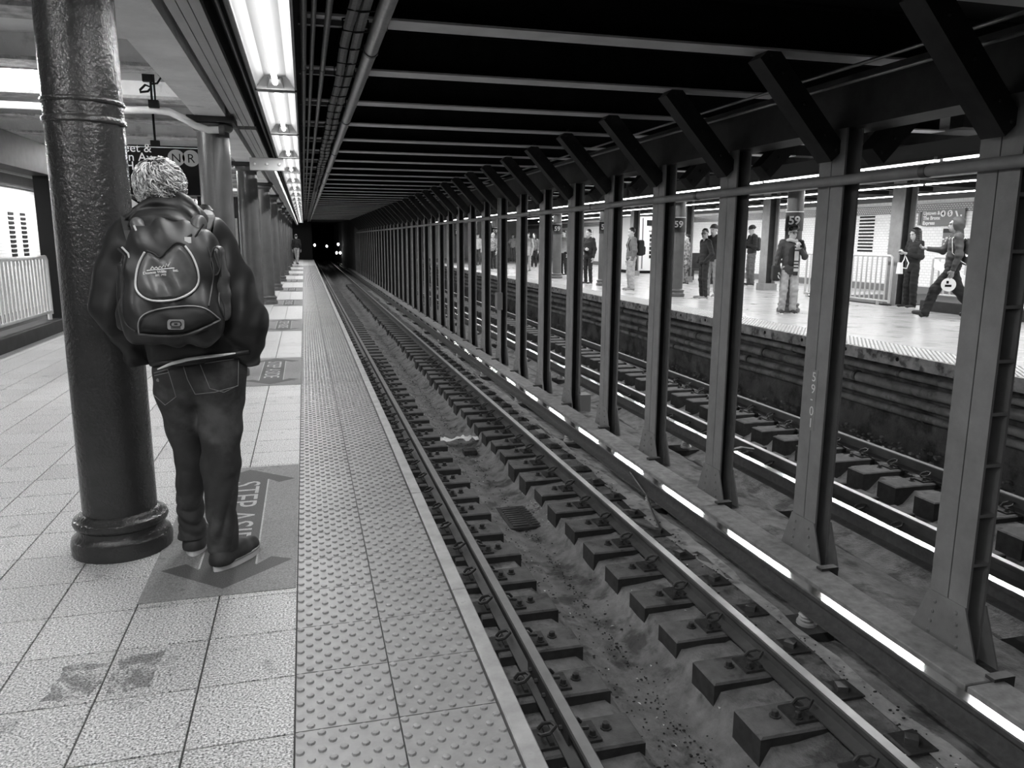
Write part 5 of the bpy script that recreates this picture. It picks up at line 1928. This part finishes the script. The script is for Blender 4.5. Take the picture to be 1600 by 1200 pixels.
def patch(name, outline, m, parent, lift, cx, cy, bulge=.018, rings=7):
    """a sewn-on panel that follows the pack's surface and swells in the middle"""
    o = dense(outline, 3, True)
    V, F = [], []
    n = len(o)
    for r in range(rings, -1, -1):
        t = r/rings
        pts = on(*PK, [(cx+(x-cx)*t, cy+(y-cy)*t) for x, y in o], 0)
        if len(pts) != n:
            return None
        b = lift+bulge*(1-t**3) if r < rings else -.004
        for p in pts:
            d = (CP-p)/np.linalg.norm(CP-p)
            V.append(p+d*b)
    for r in range(rings):
        for i in range(n):
            j = (i+1) % n
            F.append((r*n+i, r*n+j, (r+1)*n+j, (r+1)*n+i))
    return MB().add(V, F).build(name, m, parent, off=(0, 0, 0), smooth=True)


pan = patch('upper_pocket', up, M_PACKP, pack, .006, 262, 432, .02)
q = on(*PK, dense([(226, 394), (216, 414), (211.5, 440), (215, 456), (229, 467), (250, 470.5), (276, 467.5), (298, 457.5), (309.5, 443), (309.5, 424), (301, 401), (289, 384)], 4), .008)
MB().tube(q, .0042, 6).build('piping', M_PIPING, pack, off=(0, 0, 0), smooth=True)
q = on(*PK, dense([(229, 392), (240, 396), (250, 402), (262, 390), (276, 379), (290, 383)], 4), .01)
MB().tube(q, .0045, 6).build('zip_cord', M_PACKD, pack, off=(0, 0, 0), smooth=True)
low = [(218, 519), (217, 505), (224, 494), (240, 486.5), (268, 481.5), (300, 479.5), (322, 484), (342, 499), (330, 508), (300, 518), (262, 523)]
patch('lower_pocket', low, M_PACKD, pack, .006, 276, 502, .022)
q = on(*PK, dense([(217, 521), (216, 505), (223, 493), (240, 485), (268, 480), (300, 478), (323, 483), (344, 499)], 4), .009)
MB().tube(q, .0026, 6).build('piping', mat('pack_piping_dim', .30, .5), pack, off=(0, 0, 0), smooth=True)
q = on(*PK, dense([(217, 523), (262, 526), (300, 521), (344, 501)], 4), .012)
MB().tube(q, .007, 6).build('pocket_welt', M_PACK, pack, off=(0, 0, 0), smooth=True)
# side compression seams
for pts in ([(196, 400), (191, 440), (190, 480), (196, 506), (212, 518)], [(336, 392), (345, 430), (342, 470), (350, 496)], [(325, 386), (334, 420), (331, 450), (326, 478)]):
    q = on(*PK, dense(pts, 4), .004)
    if len(q) > 3:
        MB().tube(q, .004, 5).build('seam_cord', M_STRAP, pack, off=(0, 0, 0), smooth=True)
# side pockets
link('side_pocket', soft_mesh('side_pocket', [cap(at(339, 395, 3.37), at(343, 425, 3.37), .032, .026), cap(at(345, 432, 3.38), at(350, 490, 3.39), .035, .03)], MR, .02, folds(.003, 60, 2)), M_PACKP, pack)
link('side_pocket', soft_mesh('side_pocket', [cap(at(196, 420, 3.40), at(196, 505, 3.40), .03, .035)], MR, .02, folds(.003, 60, 2)), M_PACK, pack)
for pts, Y in (([(190, 386), (200, 396), (205, 412), (206, 430)], 3.335), ([(184, 388), (196, 400), (201, 416)], 3.34)):
    MB().tube(at_list(pts, Y), .004, 5).build('strap_end', M_PIPING if Y == 3.335 else M_STRAP, pack, off=(0, 0, 0), smooth=True)
ring_ = [at(337+8*math.cos(t), 408+22*math.sin(t), 3.325) for t in np.linspace(0, 2*math.pi, 16)[:-1]]
MB().tube(ring_, .004, 5, closed=True).build('pocket_edge', M_STRAP, pack, off=(0, 0, 0), smooth=True)
# top yoke, grab handle and button
link('top_yoke', soft_mesh('top_yoke', [rbox(at(262, 372, 3.40), (.105, .055, .028), .025, rotm(0, .05, 0)), cap(at(215, 352, 3.42), at(225, 385, 3.38), .03, .028), cap(at(311, 350, 3.42), at(300, 383, 3.38), .034, .028)], MR, .03, folds(.003, 50, 5)), M_PACKP, pack)
MB().tube(at_list([(232, 372), (240, 376), (260, 377), (285, 374), (300, 366)], 3.335), .004, 5).build('yoke_seam', M_PACKD, pack, off=(0, 0, 0), smooth=True)
c = at(264, 367, 3.338)
MB().tube([c, c+A([0, -.006, 0])], .014, 12).tube([c+A([0, -.006, 0]), c+A([0, -.009, 0])], .008, 10).build('button', M_PACK, pack, off=(0, 0, 0))
# shoulder straps
for pts in ([(214, 388, 3.40), (208, 365, 3.42), (204, 348, 3.50), (203, 342, 3.60), (205, 352, 3.72), (212, 400, 3.76)], [(305, 384, 3.40), (315, 362, 3.42), (321, 346, 3.50), (323, 340, 3.60), (322, 352, 3.72), (320, 400, 3.76)]):
    P = [at(*p) for p in pts]
    b = MB()
    V, F = [], []
    for i, p in enumerate(P):
        w = .034
        V += [p+A([-w, 0, 0]), p+A([w, 0, 0]), p+A([w, .0, .012]), p+A([-w, .0, .012])]
    for i in range(len(P)-1):
        for j in range(4):
            F.append((i*4+j, i*4+(j+1) % 4, i*4+4+(j+1) % 4, i*4+4+j))
    b.add(V, F).build('shoulder_strap', M_STRAP, pack, off=(0, 0, 0), smooth=True)
for pts in ([(209, 352), (217, 370), (224, 388)], [(318, 350), (306, 368), (297, 384)]):
    MB().tube(at_list(pts, 3.345), .004, 5).build('load_strap', M_PIPING if pts[0][0] < 250 else M_STRAP, pack, off=(0, 0, 0), smooth=True)
MB().box(*[v for k in range(3) for v in (at(294, 375, 3.33)[k]-.012, at(294, 375, 3.33)[k]+.012)]).build('strap_buckle', M_PIPING, pack, off=(0, 0, 0))
# lettering and badges printed on the panels (laid on the cloth)


def flat_on(px, py, w_px, lift):
    a, b_ = on(*PK, [(px-w_px/2, py)], lift)[0], on(*PK, [(px+w_px/2, py)], lift)[0]
    c_ = on(*PK, [(px, py)], lift)[0]
    r_ = (b_-a)/np.linalg.norm(b_-a)
    tp, bt = on(*PK, [(px, py-8)], lift)[0], on(*PK, [(px, py+8)], lift)[0]
    u_ = (tp-bt)/np.linalg.norm(tp-bt)
    return c_, r_, u_


cc_, rr_, uu_ = flat_on(251, 424, 40, .034)
rr2 = rr_+uu_*.10
M_PRINT = mat('pack_print', .75, .6)
text_obj('lettering', 'Dawson Williams, Inc.', .0145, frame(cc_-uu_*.006, rr2, uu_), M_PRINT, pack, .0005, 'CENTER', .0007)
text_obj('lettering', 'EST. 1972', .010, frame(cc_-uu_*.018, rr2, uu_), M_PRINT, pack, .0004, 'CENTER', .0006)
MB().tube([cc_-rr2*.05+uu_*.008, cc_+rr2*.05+uu_*.008], .002, 4).build('printed_rule', M_PRINT, pack, off=(0, 0, 0))
sq = [(-.036, .012), (-.03, .022), (-.024, .012), (-.016, .019), (-.010, .012), (-.002, .020), (.004, .013), (.012, .024), (.016, .014), (.022, .028), (.026, .016), (.036, .034)]
MB().tube([cc_+rr2*x+uu_*y for x, y in sq], .0022, 4).build('printed_emblem', M_PRINT, pack, off=(0, 0, 0))
cb_, rb_, ub_ = flat_on(275, 507, 30, .031)
nb_ = np.cross(rb_, ub_)
def rrect(w, h, rad, n=4):
    out = []
    for cx, cy, a0 in ((w-rad, h-rad, 0), (-w+rad, h-rad, 90), (-w+rad, -h+rad, 180), (w-rad, -h+rad, 270)):
        for i in range(n+1):
            t = math.radians(a0+90*i/n)
            out.append((cx+rad*math.cos(t), cy+rad*math.sin(t)))
    return out
P2 = rrect(.031, .020, .009)
bd = MB().add([cb_+rb_*x+ub_*y for x, y in P2]+[cb_+rb_*x+ub_*y+nb_*.003 for x, y in P2], [tuple(range(len(P2), 2*len(P2)))]+[(i, (i+1) % len(P2), len(P2)+(i+1) % len(P2), len(P2)+i) for i in range(len(P2))]).build('badge', mat('badge_grey', .26, .4), pack, off=(0, 0, 0))
P3 = rrect(.019, .010, .008)
MB().tube([cb_+rb_*x+ub_*(y+.003)+nb_*.004 for x, y in P3], .0022, 5, closed=True).build('badge_ring', M_PACKD, bd, off=(0, 0, 0))
MB().tube([cb_-rb_*.018-ub_*.013+nb_*.004, cb_+rb_*.018-ub_*.013+nb_*.004], .0017, 4).tube([cb_-rb_*.006+ub_*.003+nb_*.004, cb_+rb_*.006+ub_*.003+nb_*.004], .003, 5).build('badge_line', M_PACKD, bd, off=(0, 0, 0))
